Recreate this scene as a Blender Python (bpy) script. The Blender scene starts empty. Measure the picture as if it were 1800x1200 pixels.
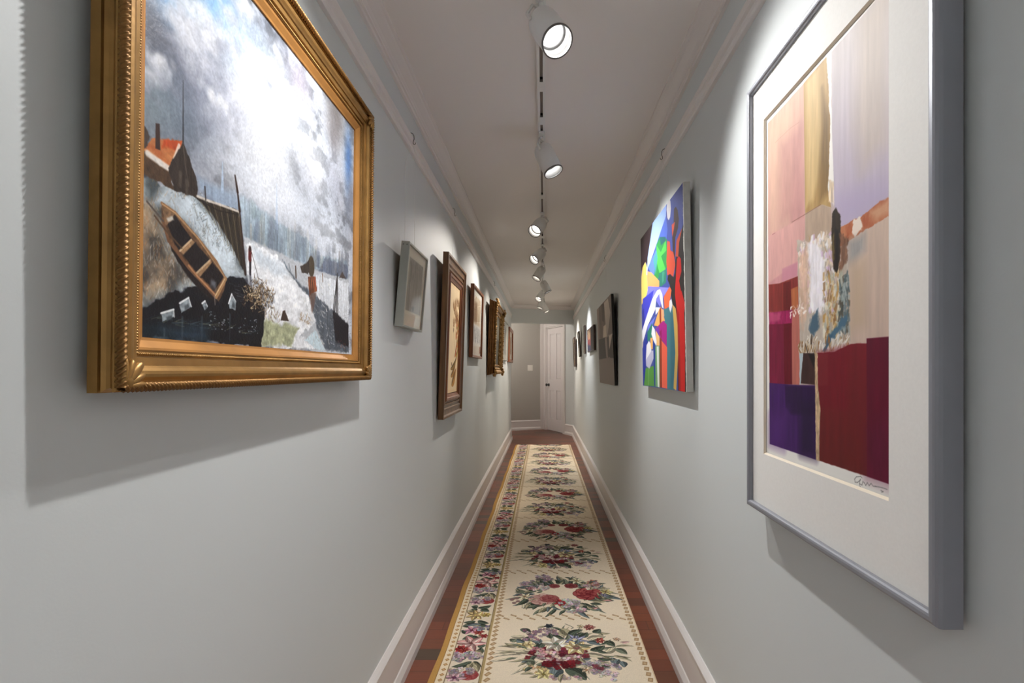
import bpy, bmesh, math, random
import numpy as np
from mathutils import Vector, Matrix, Euler
R = math.radians
PI = math.pi
SC = bpy.context.scene
COL = SC.collection
CAM_H = 1.19
WL, WR = -.56, .55          # inner faces of the two long walls
CEIL = 2.345
rng = random.Random(7)

# ------------------------------------------------------------------ helpers
def s2l(c):
    c = np.clip(np.asarray(c, dtype=np.float64), 0, 1)
    return np.where(c <= .04045, c / 12.92, ((c + .055) / 1.055) ** 2.4)

def lin(r, g, b):
    v = s2l(np.array([r, g, b]) / 255.0)
    return (float(v[0]), float(v[1]), float(v[2]), 1.0)

class MB:
    """collects shapes and links them as one mesh object"""
    def __init__(self):
        self.v = []; self.f = []; self.sm = []
    def add(self, vs, fs, smooth=False):
        o = len(self.v)
        self.v.extend(tuple(p) for p in vs)
        for f in fs:
            self.f.append(tuple(i + o for i in f)); self.sm.append(smooth)
        return self
    def box(self, x0, x1, y0, y1, z0, z1, M=None):
        vs = [Vector((x, y, z)) for x in (x0, x1) for y in (y0, y1) for z in (z0, z1)]
        if M is not None: vs = [M @ p for p in vs]
        return self.add(vs, [(0, 1, 3, 2), (4, 6, 7, 5), (0, 4, 5, 1), (2, 3, 7, 6), (0, 2, 6, 4), (1, 5, 7, 3)])
    def poly_prism(self, pts, z0, z1):
        n = len(pts)
        vs = [(x, y, z0) for x, y in pts] + [(x, y, z1) for x, y in pts]
        fs = [tuple(range(n))[::-1], tuple(range(n, 2 * n))]
        fs += [(i, (i + 1) % n, n + (i + 1) % n, n + i) for i in range(n)]
        return self.add(vs, fs)
    def extrude(self, prof, p0, p1, nrm, base_z=0):
        """profile [(offset along nrm, z)] run from p0 to p1 (plan points)"""
        n = len(prof)
        vs = []
        for p in (p0, p1):
            for o, z in prof:
                vs.append((p[0] + nrm[0] * o, p[1] + nrm[1] * o, base_z + z))
        fs = [(i, (i + 1) % n, n + (i + 1) % n, n + i) for i in range(n)]
        fs += [tuple(range(n))[::-1], tuple(range(n, 2 * n))]
        return self.add(vs, fs)
    def lathe(self, prof, M, n=32, smooth=True, close=False):
        vs = []; fs = []
        for r, z in prof:
            for k in range(n):
                a = 2 * PI * k / n
                vs.append(M @ Vector((r * math.cos(a), r * math.sin(a), z)))
        m = len(prof)
        for i in range(m - 1 if not close else m):
            for k in range(n):
                a = i * n + k; b = i * n + (k + 1) % n
                c = ((i + 1) % m) * n + (k + 1) % n; d = ((i + 1) % m) * n + k
                fs.append((a, b, c, d))
        return self.add(vs, fs, smooth)
    def tube(self, pts, r, n=8, smooth=True):
        pts = [Vector(p) for p in pts]
        rr = r if isinstance(r, (list, tuple)) else [r] * len(pts)
        vs = []; fs = []
        up = Vector((.123, .35, .93)).normalized()
        for i, p in enumerate(pts):
            t = (pts[min(i + 1, len(pts) - 1)] - pts[max(i - 1, 0)]).normalized()
            e1 = t.cross(up)
            if e1.length < 1e-4: e1 = t.cross(Vector((1, 0, 0)))
            e1.normalize(); e2 = t.cross(e1)
            for k in range(n):
                a = 2 * PI * k / n
                vs.append(p + (e1 * math.cos(a) + e2 * math.sin(a)) * rr[i])
        for i in range(len(pts) - 1):
            for k in range(n):
                fs.append((i * n + k, i * n + (k + 1) % n, (i + 1) * n + (k + 1) % n, (i + 1) * n + k))
        fs.append(tuple(range(n))[::-1]); fs.append(tuple((len(pts) - 1) * n + k for k in range(n)))
        return self.add(vs, fs, smooth)
    def blob(self, c, rad, rot=None, n=10, m=6):
        M = Matrix.Translation(c) @ (rot.to_matrix().to_4x4() if rot is not None else Matrix.Identity(4))
        vs = []; fs = []
        for i in range(m + 1):
            th = PI * i / m
            for k in range(n):
                a = 2 * PI * k / n
                vs.append(M @ Vector((rad[0] * math.sin(th) * math.cos(a), rad[1] * math.sin(th) * math.sin(a), rad[2] * math.cos(th))))
        for i in range(m):
            for k in range(n):
                fs.append((i * n + k, i * n + (k + 1) % n, (i + 1) * n + (k + 1) % n, (i + 1) * n + k))
        return self.add(vs, fs, True)
    def frame(self, prof, W, H, smooth=False):
        """mitred rectangular frame: profile [(inward distance, height off the back)]; front is -y"""
        n = len(prof); vs = []; fs = []
        for cx, cz in ((-1, 0), (1, 0), (1, 1), (-1, 1)):
            for d, h in prof:
                vs.append((cx * (W / 2 - d), -h, d if cz == 0 else H - d))
        for k in range(4):
            for i in range(n):
                a = k * n + i; b = k * n + (i + 1) % n
                c = ((k + 1) % 4) * n + (i + 1) % n; d = ((k + 1) % 4) * n + i
                fs.append((a, b, c, d))
        return self.add(vs, fs, smooth)
    def modtube(self, p0, p1, rfun, n=10, step=.001):
        """straight tube whose radius follows rfun(angle, length)"""
        p0 = Vector(p0); p1 = Vector(p1); L = (p1 - p0).length; t = (p1 - p0) / L
        e1 = t.cross(Vector((0, 1, 0))).normalized(); e2 = t.cross(e1)
        m = max(2, int(L / step)); s = np.linspace(0, L, m + 1); a = np.linspace(0, 2 * PI, n, endpoint=False)
        A, S = np.meshgrid(a, s); r = rfun(A, S)
        P = (np.array(p0)[None, None] + S[..., None] * np.array(t) + (r * np.cos(A))[..., None] * np.array(e1) + (r * np.sin(A))[..., None] * np.array(e2)).reshape(-1, 3)
        fs = [(i * n + k, i * n + (k + 1) % n, (i + 1) * n + (k + 1) % n, (i + 1) * n + k) for i in range(m) for k in range(n)]
        return self.add(P.tolist(), fs, True)
    def build(self, name, m, parent=None, bevel=0, seg=2, recalc=True):
        me = bpy.data.meshes.new(name)
        me.from_pydata([tuple(p) for p in self.v], [], self.f)
        me.polygons.foreach_set('use_smooth', self.sm)
        if recalc:
            bm = bmesh.new(); bm.from_mesh(me)
            bmesh.ops.recalc_face_normals(bm, faces=bm.faces)
            bm.to_mesh(me); bm.free()
        me.materials.append(m); me.update()
        o = bpy.data.objects.new(name, me); COL.objects.link(o)
        if parent is not None: o.parent = parent
        if bevel:
            b = o.modifiers.new('bevel', 'BEVEL'); b.width = bevel; b.segments = seg; b.limit_method = 'ANGLE'; b.angle_limit = R(40)
        return o

def thing(name, label, cat, loc=(0, 0, 0), rot=(0, 0, 0), group=None):
    o = bpy.data.objects.new(name, None); COL.objects.link(o)
    o.empty_display_size = .05; o.location = loc; o.rotation_euler = rot
    o['label'] = label; o['category'] = cat
    if group: o['group'] = group
    return o
def tag(o, label, cat, group=None, kind=None):
    o['label'] = label; o['category'] = cat
    if group: o['group'] = group
    if kind: o['kind'] = kind
    return o
def struct(name, mb, m, label, cat, parent=None, bevel=0):
    o = mb.build(name, m, parent, bevel)
    if parent is None: tag(o, label, cat, kind='structure')
    return o

# ---------------------------------------------------------------- materials
def new_mat(name):
    m = bpy.data.materials.new(name); m.use_nodes = True
    return m, m.node_tree, m.node_tree.nodes['Principled BSDF']
def mat(name, col, rough=.5, metal=0, var=0, scale=30, bump=0, bscale=200, spec=.5, coat=0):
    m, nt, b = new_mat(name)
    b.inputs['Base Color'].default_value = col
    b.inputs['Roughness'].default_value = rough; b.inputs['Metallic'].default_value = metal
    b.inputs['Specular IOR Level'].default_value = spec
    if coat: b.inputs['Coat Weight'].default_value = coat; b.inputs['Coat Roughness'].default_value = .12
    tc = nt.nodes.new('ShaderNodeTexCoord')
    if var:
        nz = nt.nodes.new('ShaderNodeTexNoise'); nz.inputs['Scale'].default_value = scale; nz.inputs['Detail'].default_value = 4
        nt.links.new(tc.outputs['Object'], nz.inputs['Vector'])
        mx = nt.nodes.new('ShaderNodeMix'); mx.data_type = 'RGBA'; mx.blend_type = 'MULTIPLY'
        mr = nt.nodes.new('ShaderNodeMapRange'); mr.inputs['From Min'].default_value = .25; mr.inputs['From Max'].default_value = .75
        mr.inputs['To Min'].default_value = 1 - var; mr.inputs['To Max'].default_value = 1 + var * .4
        nt.links.new(nz.outputs['Fac'], mr.inputs['Value'])
        mx.inputs['Factor'].default_value = 1; mx.inputs['A'].default_value = col
        nt.links.new(mr.outputs['Result'], mx.inputs['B'])
        nt.links.new(mx.outputs['Result'], b.inputs['Base Color'])
    if bump:
        n2 = nt.nodes.new('ShaderNodeTexNoise'); n2.inputs['Scale'].default_value = bscale; n2.inputs['Detail'].default_value = 3
        nt.links.new(tc.outputs['Object'], n2.inputs['Vector'])
        bp = nt.nodes.new('ShaderNodeBump'); bp.inputs['Strength'].default_value = bump; bp.inputs['Distance'].default_value = .002
        nt.links.new(n2.outputs['Fac'], bp.inputs['Height']); nt.links.new(bp.outputs['Normal'], b.inputs['Normal'])
    return m
def wood_mat(name, c1, c2, rough=.4, scale=(60, 60, 4), coat=.2):
    m, nt, b = new_mat(name)
    tc = nt.nodes.new('ShaderNodeTexCoord'); mp = nt.nodes.new('ShaderNodeMapping'); mp.inputs['Scale'].default_value = scale
    nz = nt.nodes.new('ShaderNodeTexNoise'); nz.inputs['Scale'].default_value = 1; nz.inputs['Detail'].default_value = 6; nz.inputs['Distortion'].default_value = .6
    cr = nt.nodes.new('ShaderNodeValToRGB'); cr.color_ramp.elements[0].color = c1; cr.color_ramp.elements[1].color = c2
    cr.color_ramp.elements[0].position = .3; cr.color_ramp.elements[1].position = .7
    nt.links.new(tc.outputs['Object'], mp.inputs['Vector']); nt.links.new(mp.outputs['Vector'], nz.inputs['Vector'])
    nt.links.new(nz.outputs['Fac'], cr.inputs['Fac']); nt.links.new(cr.outputs['Color'], b.inputs['Base Color'])
    b.inputs['Roughness'].default_value = rough; b.inputs['Coat Weight'].default_value = coat; b.inputs['Coat Roughness'].default_value = .2
    return m
def attr_mat(name, rough=.5, spec=.4, bump=0, bscale=400, coat=0):
    m, nt, b = new_mat(name)
    at = nt.nodes.new('ShaderNodeAttribute'); at.attribute_name = 'paint'
    nt.links.new(at.outputs['Color'], b.inputs['Base Color'])
    b.inputs['Roughness'].default_value = rough; b.inputs['Specular IOR Level'].default_value = spec
    if coat: b.inputs['Coat Weight'].default_value = coat; b.inputs['Coat Roughness'].default_value = .15
    if bump:
        tc = nt.nodes.new('ShaderNodeTexCoord'); n2 = nt.nodes.new('ShaderNodeTexNoise'); n2.inputs['Scale'].default_value = bscale
        nt.links.new(tc.outputs['Object'], n2.inputs['Vector'])
        bp = nt.nodes.new('ShaderNodeBump'); bp.inputs['Strength'].default_value = bump; bp.inputs['Distance'].default_value = .001
        nt.links.new(n2.outputs['Fac'], bp.inputs['Height']); nt.links.new(bp.outputs['Normal'], b.inputs['Normal'])
    return m
def glass_mat(name, rough=.01, amount=1):
    m = bpy.data.materials.new(name); m.use_nodes = True; nt = m.node_tree; nt.nodes.clear()
    out = nt.nodes.new('ShaderNodeOutputMaterial'); mx = nt.nodes.new('ShaderNodeMixShader')
    tr = nt.nodes.new('ShaderNodeBsdfTransparent'); gl = nt.nodes.new('ShaderNodeBsdfGlossy'); fr = nt.nodes.new('ShaderNodeFresnel')
    tr.inputs['Color'].default_value = (.985, .99, .985, 1); gl.inputs['Roughness'].default_value = rough; fr.inputs['IOR'].default_value = 1.5
    ge = nt.nodes.new('ShaderNodeNewGeometry'); mu = nt.nodes.new('ShaderNodeMath'); mu.operation = 'MULTIPLY'; sb = nt.nodes.new('ShaderNodeMath'); sb.operation = 'SUBTRACT'
    sb.inputs[0].default_value = 1; nt.links.new(ge.outputs['Backfacing'], sb.inputs[1]); m2 = nt.nodes.new('ShaderNodeMath'); m2.operation = 'MULTIPLY'; m2.inputs[1].default_value = amount; nt.links.new(sb.outputs[0], m2.inputs[0]); sb = m2
    nt.links.new(fr.outputs['Fac'], mu.inputs[0]); nt.links.new(sb.outputs[0], mu.inputs[1]); nt.links.new(mu.outputs[0], mx.inputs['Fac']); nt.links.new(tr.outputs[0], mx.inputs[1]); nt.links.new(gl.outputs[0], mx.inputs[2])
    nt.links.new(mx.outputs[0], out.inputs['Surface'])
    return m
def emit_mat(name, col, strength):
    m = bpy.data.materials.new(name); m.use_nodes = True; nt = m.node_tree; nt.nodes.clear()
    out = nt.nodes.new('ShaderNodeOutputMaterial'); e = nt.nodes.new('ShaderNodeEmission')
    e.inputs['Color'].default_value = col; e.inputs['Strength'].default_value = strength
    nt.links.new(e.outputs[0], out.inputs['Surface'])
    return m
def floor_mat():
    m, nt, b = new_mat('parquet'); N = nt.nodes.new; L = nt.links.new
    tc = N('ShaderNodeTexCoord'); sp = N('ShaderNodeSeparateXYZ'); L(tc.outputs['Object'], sp.inputs[0])
    def mth(op, a, bb=None):
        n = N('ShaderNodeMath'); n.operation = op
        for i, q in enumerate((a, bb)):
            if q is None: continue
            if isinstance(q, (int, float)): n.inputs[i].default_value = q
            else: L(q, n.inputs[i])
        return n.outputs[0]
    yr = mth('DIVIDE', sp.outputs['Y'], .081); row = mth('FLOOR', yr); fy = mth('FRACT', yr)
    w1 = N('ShaderNodeTexWhiteNoise'); w1.noise_dimensions = '1D'; L(row, w1.inputs['W'])
    xr = mth('ADD', mth('DIVIDE', sp.outputs['X'], .95), mth('MULTIPLY', w1.outputs['Value'], 7.3))
    colm = mth('FLOOR', xr); fx = mth('FRACT', xr)
    cb = N('ShaderNodeCombineXYZ'); L(row, cb.inputs[0]); L(colm, cb.inputs[1])
    w2 = N('ShaderNodeTexWhiteNoise'); w2.noise_dimensions = '2D'; L(cb.outputs[0], w2.inputs['Vector'])
    cr = N('ShaderNodeValToRGB'); el = cr.color_ramp.elements
    el[0].position = 0; el[0].color = lin(82, 68, 54); el[1].position = 1; el[1].color = lin(134, 72, 46)
    for p, c in ((.12, (84, 54, 40)), (.3, (108, 58, 40)), (.55, (130, 68, 46)), (.8, (102, 60, 42))):
        e = el.new(p); e.color = lin(*c)
    L(w2.outputs['Value'], cr.inputs['Fac'])
    mp = N('ShaderNodeMapping'); mp.inputs['Scale'].default_value = (6, 90, 1); L(tc.outputs['Object'], mp.inputs['Vector'])
    nz = N('ShaderNodeTexNoise'); nz.inputs['Scale'].default_value = 1; nz.inputs['Detail'].default_value = 5; L(mp.outputs[0], nz.inputs['Vector'])
    mr = N('ShaderNodeMapRange'); mr.inputs['To Min'].default_value = .72; mr.inputs['To Max'].default_value = 1.22; L(nz.outputs['Fac'], mr.inputs['Value'])
    g1 = mth('LESS_THAN', fy, .035); g2 = mth('LESS_THAN', fx, .003); gg = mth('MAXIMUM', g1, g2)
    k = mth('MULTIPLY', mr.outputs[0], mth('SUBTRACT', 1, mth('MULTIPLY', gg, .55)))
    mx = N('ShaderNodeMix'); mx.data_type = 'RGBA'; mx.blend_type = 'MULTIPLY'; mx.inputs['Factor'].default_value = 1
    L(cr.outputs['Color'], mx.inputs['A']); L(k, mx.inputs['B']); L(mx.outputs['Result'], b.inputs['Base Color'])
    b.inputs['Roughness'].default_value = .33
    bp = N('ShaderNodeBump'); bp.inputs['Strength'].default_value = .4; bp.inputs['Distance'].default_value = .002
    L(mth('SUBTRACT', 1, gg), bp.inputs['Height']); L(bp.outputs['Normal'], b.inputs['Normal'])
    return m

M = dict(
    wall=mat('wall_paint', lin(210, 215, 215.5), .55, bump=.05, bscale=260),
    wall_end=mat('taupe_wall_paint', lin(176, 172, 165), .6, bump=.05, bscale=260),
    ceil=mat('ceiling_paint', lin(234, 230, 227), .8),
    trim=mat('trim_paint', lin(226, 221, 219), .35),
    door=mat('door_paint', lin(228, 222, 222), .4),
    floor=floor_mat(),
    gold=mat('gilded_wood', lin(166, 126, 70), .38, .62, var=.3, scale=26, bump=.12, bscale=120),
    gold_rope=mat('rope_gilding', lin(146, 106, 56), .46, .55, var=.25, scale=40),
    gold_liner=mat('gilded_liner', lin(190, 134, 70), .45, .4, var=.2, scale=18),
    gold_dark=mat('antique_gilding', lin(132, 88, 44), .42, .55, var=.4, scale=40, bump=.2, bscale=90),
    black=mat('black_metal', lin(24, 22, 22), .35),
    black_paint=mat('black_canvas_edge', lin(22, 20, 20), .6),
    steel=mat('brushed_grey_frame', lin(150, 152, 160), .42, .35, var=.06, scale=8),
    pewter=mat('pewter_frame', lin(168, 170, 162), .38, .45, var=.08, scale=20),
    hook=mat('hook_metal', lin(120, 118, 112), .4, .7),
    wire=mat('hanging_wire', lin(226, 226, 222), .4),
    matboard=mat('white_mat_board', lin(240, 238, 234), .85, var=.03, scale=220),
    bevelcut=mat('mat_bevel', lin(232, 220, 200), .8),
    cream=mat('cream_mat', lin(214, 202, 182), .85, var=.04, scale=90),
    white_mat=mat('white_mat', lin(226, 222, 216), .85),
    walnut=wood_mat('walnut_frame', lin(76, 48, 24), lin(134, 94, 50)),
    mahogany=wood_mat('mahogany_frame', lin(92, 48, 24), lin(150, 88, 46)),
    brown_frame=wood_mat('brown_frame', lin(120, 66, 36), lin(168, 100, 58)),
    dark_frame=wood_mat('dark_frame', lin(40, 28, 24), lin(66, 46, 38)),
    lampwhite=mat('white_enamel', lin(226, 226, 224), .35),
    lampgrey=mat('grey_rim', lin(96, 94, 92), .4),
    baffle=mat('baffle_grey', lin(120, 120, 120), .5),
    slot=mat('track_slot', lin(150, 142, 138), .5),
    plastic=mat('white_plastic', lin(236, 232, 224), .4),
    canvas_edge=mat('primed_canvas_edge', lin(206, 206, 200), .8, var=.12, scale=40, bump=.3, bscale=300),
    glass=glass_mat('picture_glass'), clear=glass_mat('low_glare_glazing', .01, .4),
    oil=attr_mat('oil_paint', .42, .35, bump=.35, bscale=260),
    acrylic=attr_mat('acrylic_paint', .5, .3),
    paper=attr_mat('artwork_paper', .6, .3),
    print=attr_mat('print_paper', .7, .25),
    rug=attr_mat('needlepoint_wool', .95, .1, bump=.6, bscale=420),
    backing=mat('backing_board', lin(120, 92, 62), .8),
)

# ------------------------------------------------------------------ painter
PS = .78
class Paint:
    """a small painter's canvas; coordinates are 0..1 from the top left (or metres when unit is given)"""
    def __init__(self, w, h, base, seed=1):
        self.w, self.h = w, h
        self.img = np.empty((h, w, 3)); self.img[:] = np.array(base) / 255.0
        self.rs = np.random.RandomState(seed)
        self.yy, self.xx = np.mgrid[0:h, 0:w].astype(np.float64)
        self.xx += .5; self.yy += .5
        self.q = getattr(self, 'q', 1)
    def T(self, p): return (p[0] * self.w, p[1] * self.h)
    def noise(self, sx, sy, octv=4, seed=None):
        rs = np.random.RandomState(seed) if seed is not None else self.rs
        out = np.zeros((self.h, self.w)); amp = 1; tot = 0
        for o in range(octv):
            gx = max(2, int(self.w / sx) + 2); gy = max(2, int(self.h / sy) + 2)
            g = rs.rand(gy + 1, gx + 1)
            fx = np.arange(self.w) / self.w * (gx - 1); fy = np.arange(self.h) / self.h * (gy - 1)
            ix = fx.astype(int); iy = fy.astype(int); tx = fx - ix; ty = fy - iy
            tx = tx * tx * (3 - 2 * tx); ty = ty * ty * (3 - 2 * ty)
            a = g[iy][:, ix] * (1 - tx) + g[iy][:, ix + 1] * tx
            b = g[iy + 1][:, ix] * (1 - tx) + g[iy + 1][:, ix + 1] * tx
            out += amp * (a * (1 - ty[:, None]) + b * ty[:, None]); tot += amp
            amp *= .55; sx = max(2, sx / 2); sy = max(2, sy / 2)
        return out / tot
    def blend(self, sl, a, col):
        if isinstance(col, tuple): col = np.array(col) / 255.0
        self.img[sl] = self.img[sl] * (1 - a[..., None]) + col * a[..., None]
    def poly(self, pts, col, soft=1.5, rough=0, rs=14, var=0, vs=(6, 40), grad=None, alpha=1, col2=None):
        P = np.array([self.T(p) for p in pts]); pad = soft + rough + 2
        x0 = int(max(0, P[:, 0].min() - pad)); x1 = int(min(self.w, P[:, 0].max() + pad + 1))
        y0 = int(max(0, P[:, 1].min() - pad)); y1 = int(min(self.h, P[:, 1].max() + pad + 1))
        if x1 <= x0 or y1 <= y0: return self
        sl = (slice(y0, y1), slice(x0, x1)); X = self.xx[sl].copy(); Y = self.yy[sl].copy()
        if rough:
            X += (self.noise(rs, rs, 3)[sl] - .5) * 2.4 * rough; Y += (self.noise(rs, rs, 3)[sl] - .5) * 2.4 * rough
        ins = np.zeros(X.shape, bool); dist = np.full(X.shape, 1e9); n = len(P)
        for i in range(n):
            ax, ay = P[i]; bx, by = P[(i + 1) % n]
            if ay != by:
                c = ((ay > Y) != (by > Y)) & (X < (bx - ax) * (Y - ay) / (by - ay) + ax); ins ^= c
            dx, dy = bx - ax, by - ay; q = dx * dx + dy * dy + 1e-9
            t = np.clip(((X - ax) * dx + (Y - ay) * dy) / q, 0, 1)
            dist = np.minimum(dist, (X - ax - t * dx) ** 2 + (Y - ay - t * dy) ** 2)
        d = np.sqrt(dist) * np.where(ins, 1, -1)
        a = np.clip(.5 + d / max(soft, .5), 0, 1) * alpha
        c = np.array(col) / 255.0 * np.ones(X.shape + (3,))
        if grad is not None:
            c2 = np.array(grad) / 255.0; t = np.clip((Y - P[:, 1].min()) / (np.ptp(P[:, 1]) + 1e-6), 0, 1)[..., None]
            c = c * (1 - t) + c2 * t
        if var:
            nz = (self.noise(vs[0], vs[1], 4)[sl] - .5)[..., None] * 2
            if col2 is not None:
                t = np.clip(.5 + nz * var, 0, 1); c = c * (1 - t) + np.array(col2) / 255.0 * t
            else: c = c * (1 + nz * var)
        self.blend(sl, a, np.clip(c, 0, 1)); return self
    def line(self, pts, w, col, alpha=1, soft=1.2, w2=None):
        P = [self.T(p) for p in pts]; w = w * self.q; w2 = w2 if w2 is None else w2 * self.q
        for i in range(len(P) - 1):
            (ax, ay), (bx, by) = P[i], P[i + 1]; pad = w + 3
            x0 = int(max(0, min(ax, bx) - pad)); x1 = int(min(self.w, max(ax, bx) + pad + 1))
            y0 = int(max(0, min(ay, by) - pad)); y1 = int(min(self.h, max(ay, by) + pad + 1))
            if x1 <= x0 or y1 <= y0: continue
            sl = (slice(y0, y1), slice(x0, x1)); X = self.xx[sl]; Y = self.yy[sl]
            dx, dy = bx - ax, by - ay; q = dx * dx + dy * dy + 1e-9
            t = np.clip(((X - ax) * dx + (Y - ay) * dy) / q, 0, 1)
            ww = w / 2 * (1 - t) + (w if w2 is None else w2) / 2 * t
            d = np.sqrt((X - ax - t * dx) ** 2 + (Y - ay - t * dy) ** 2)
            self.blend(sl, np.clip((ww - d) / soft + .5, 0, 1) * alpha, col)
        return self
    def ell(self, c, rx, ry, col, soft=2, alpha=1, ang=0):
        """ellipse; radii in pixels of the canvas"""
        rx = rx * self.q; ry = ry * self.q
        cx, cy = self.T(c); m = max(rx, ry) + soft + 2
        x0 = int(max(0, cx - m)); x1 = int(min(self.w, cx + m + 1)); y0 = int(max(0, cy - m)); y1 = int(min(self.h, cy + m + 1))
        if x1 <= x0 or y1 <= y0: return self
        sl = (slice(y0, y1), slice(x0, x1)); X = self.xx[sl] - cx; Y = self.yy[sl] - cy
        ca, sa = math.cos(ang), math.sin(ang); u = X * ca + Y * sa; v = -X * sa + Y * ca
        q = np.sqrt((u / rx) ** 2 + (v / ry) ** 2)
        self.blend(sl, np.clip((1 - q) * min(rx, ry) / soft + .5, 0, 1) * alpha, col); return self
    def glow(self, c, rx, ry, col, alpha=1):
        cx, cy = self.T(c); q = ((self.xx - cx) / rx) ** 2 + ((self.yy - cy) / ry) ** 2
        self.blend((slice(None), slice(None)), np.exp(-q) * alpha, col); return self
    def leaf(self, p0, p1, wid, col, bend=.12):
        (ax, ay), (bx, by) = self.T(p0), self.T(p1); L = math.hypot(bx - ax, by - ay) + 1e-6
        wid = wid * self.q
        pad = wid + abs(bend) * L + 2
        x0 = int(max(0, min(ax, bx) - pad)); x1 = int(min(self.w, max(ax, bx) + pad + 1))
        y0 = int(max(0, min(ay, by) - pad)); y1 = int(min(self.h, max(ay, by) + pad + 1))
        if x1 <= x0 or y1 <= y0: return self
        sl = (slice(y0, y1), slice(x0, x1)); X = self.xx[sl] - ax; Y = self.yy[sl] - ay
        tx, ty = (bx - ax) / L, (by - ay) / L
        s = (X * tx + Y * ty) / L; q = -X * ty + Y * tx
        q = q - bend * L * 4 * np.clip(s, 0, 1) * (1 - np.clip(s, 0, 1))
        hw = wid / 2 * np.clip(np.sin(PI * np.clip(s, 0, 1) ** .8), 0, 1) ** .8
        a = np.clip(hw - np.abs(q) + .5, 0, 1) * ((s > 0) & (s < 1))
        c = np.array(col) / 255.0
        vein = .5 + .5 * np.sin((s * L / 2.4 + np.abs(q) * 1.2) / self.q)
        rim = np.clip(1 - (hw - np.abs(q)) / (1.6 * self.q), 0, 1)[..., None]
        sh = np.where(q > 0, 1.2, .80)[..., None] * (0.86 + .28 * vein[..., None]) * (1 - .25 * rim)
        cc = np.clip(c * sh, 0, 1)
        mid = np.clip(1 - np.abs(q) / (.9 * self.q), 0, 1)[..., None] * .5
        cc = cc * (1 - mid) + np.clip(c * 1.5 + .12, 0, 1) * mid
        self.blend(sl, a, cc); return self
    def petals(self, c, r, n, col, centre, wid=.55, rot=0, edge=None, rc=.2, asp=1):
        r = r * PS; cx, cy = c; g = self.q
        for k in range(n):
            a = rot + 2 * PI * k / n + self.rs.uniform(-.12, .12)
            rr = r * self.rs.uniform(.85, 1.1)
            tip = (cx + rr * g * math.cos(a) / self.w, cy + rr * g * asp * math.sin(a) / self.h)
            j = self.rs.uniform(.84, 1.08)
            self.leaf(c, tip, r * wid, tuple(min(255, v * j) for v in (edge or col)), .03)
            self.leaf(c, ((tip[0] * .85 + cx * .15), (tip[1] * .85 + cy * .15)), r * wid * .6, tuple(min(255, v * j) for v in col), .03)
        self.ell(c, r * rc, r * rc, centre, 1.5)
        for k in range(5): self.ell((cx + self.rs.uniform(-.5, .5) * r * rc * g / self.w, cy + self.rs.uniform(-.5, .5) * r * rc * g / self.h), r * rc * .25, r * rc * .25, tuple(min(255, v * self.rs.uniform(.7, 1.5)) for v in centre), 1)
        return self
    def florets(self, c, rx, ry, n, cols, r=5):
        r = r * PS * .8; rx = rx * .85 * self.q; ry = ry * .85 * self.q; g = self.q
        for k in range(n):
            a = self.rs.uniform(0, 2 * PI); q = math.sqrt(self.rs.uniform(0, 1))
            p = (c[0] + rx * q * math.cos(a) / self.w, c[1] + ry * q * math.sin(a) / self.h)
            col = cols[self.rs.randint(len(cols))]; r0 = self.rs.uniform(0, 1.5); j0 = self.rs.uniform(.78, 1.08)
            self.ell((p[0] + r * .2 * g / self.w, p[1] + r * .3 * g / self.h), r * .95, r * .85, tuple(v * .55 for v in col), 2, .55)
            for m in range(4):
                b = r0 + m * PI / 2
                self.ell((p[0] + r * .55 * g * math.cos(b) / self.w, p[1] + r * .55 * g * math.sin(b) / self.h), r * .5, r * .42, tuple(min(255, v * j0 * self.rs.uniform(.85, 1.12)) for v in col), 1.2, 1, b)
            self.ell(p, r * .16, r * .16, (90, 60, 50), 1)
        return self
    def rose(self, c, r, light, dark, asp=.85):
        r = r * PS; g = self.q
        mixc = lambda t: tuple(dark[i] + (light[i] - dark[i]) * t for i in range(3))
        for ring, (rad, n, sz) in enumerate(((.72, 8, .42), (.52, 7, .36), (.34, 6, .28), (.18, 4, .20), (.04, 2, .13))):
            for k in range(n):
                a = ring * .5 + 2 * PI * k / n + self.rs.uniform(-.15, .15)
                q = (c[0] + r * rad * g * math.cos(a) / self.w, c[1] + r * asp * rad * g * math.sin(a) / self.h)
                self.ell(q, r * sz, r * sz * .72, mixc(0), 1.5, .95, a + PI / 2)
                q = (q[0] + r * .07 * g * math.cos(a) / self.w, q[1] + r * .07 * asp * g * math.sin(a) / self.h)
                self.ell(q, r * sz * .78, r * sz * .46, mixc(self.rs.uniform(.4, 1) * (1 - .12 * ring)), 2.5, .95, a + PI / 2)
        return self
    def patches(self, box, n, cols, ln=(6, 18), wd=(4, 9), ang=(1, 2), alpha=.8):
        x0, y0, x1, y1 = box
        for k in range(n):
            cx, cy = self.rs.uniform(x0, x1), self.rs.uniform(y0, y1); a = self.rs.uniform(*ang); l = self.rs.uniform(*ln) / 2; w = self.rs.uniform(*wd) / 2
            ca, sa = math.cos(a), -math.sin(a); j = lambda: self.rs.uniform(.5, 1.2)
            pts = []
            for u, v in ((-1, -1), (1, -1), (1, 1), (-1, 1)):
                du, dv = u * l * j(), v * w * j(); pts.append((cx + (du * ca - dv * sa) / self.w, cy + (du * sa + dv * ca) / self.h))
            self.poly(pts, cols[self.rs.randint(len(cols))], 1.6, 0, alpha=alpha)
        return self
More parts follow.
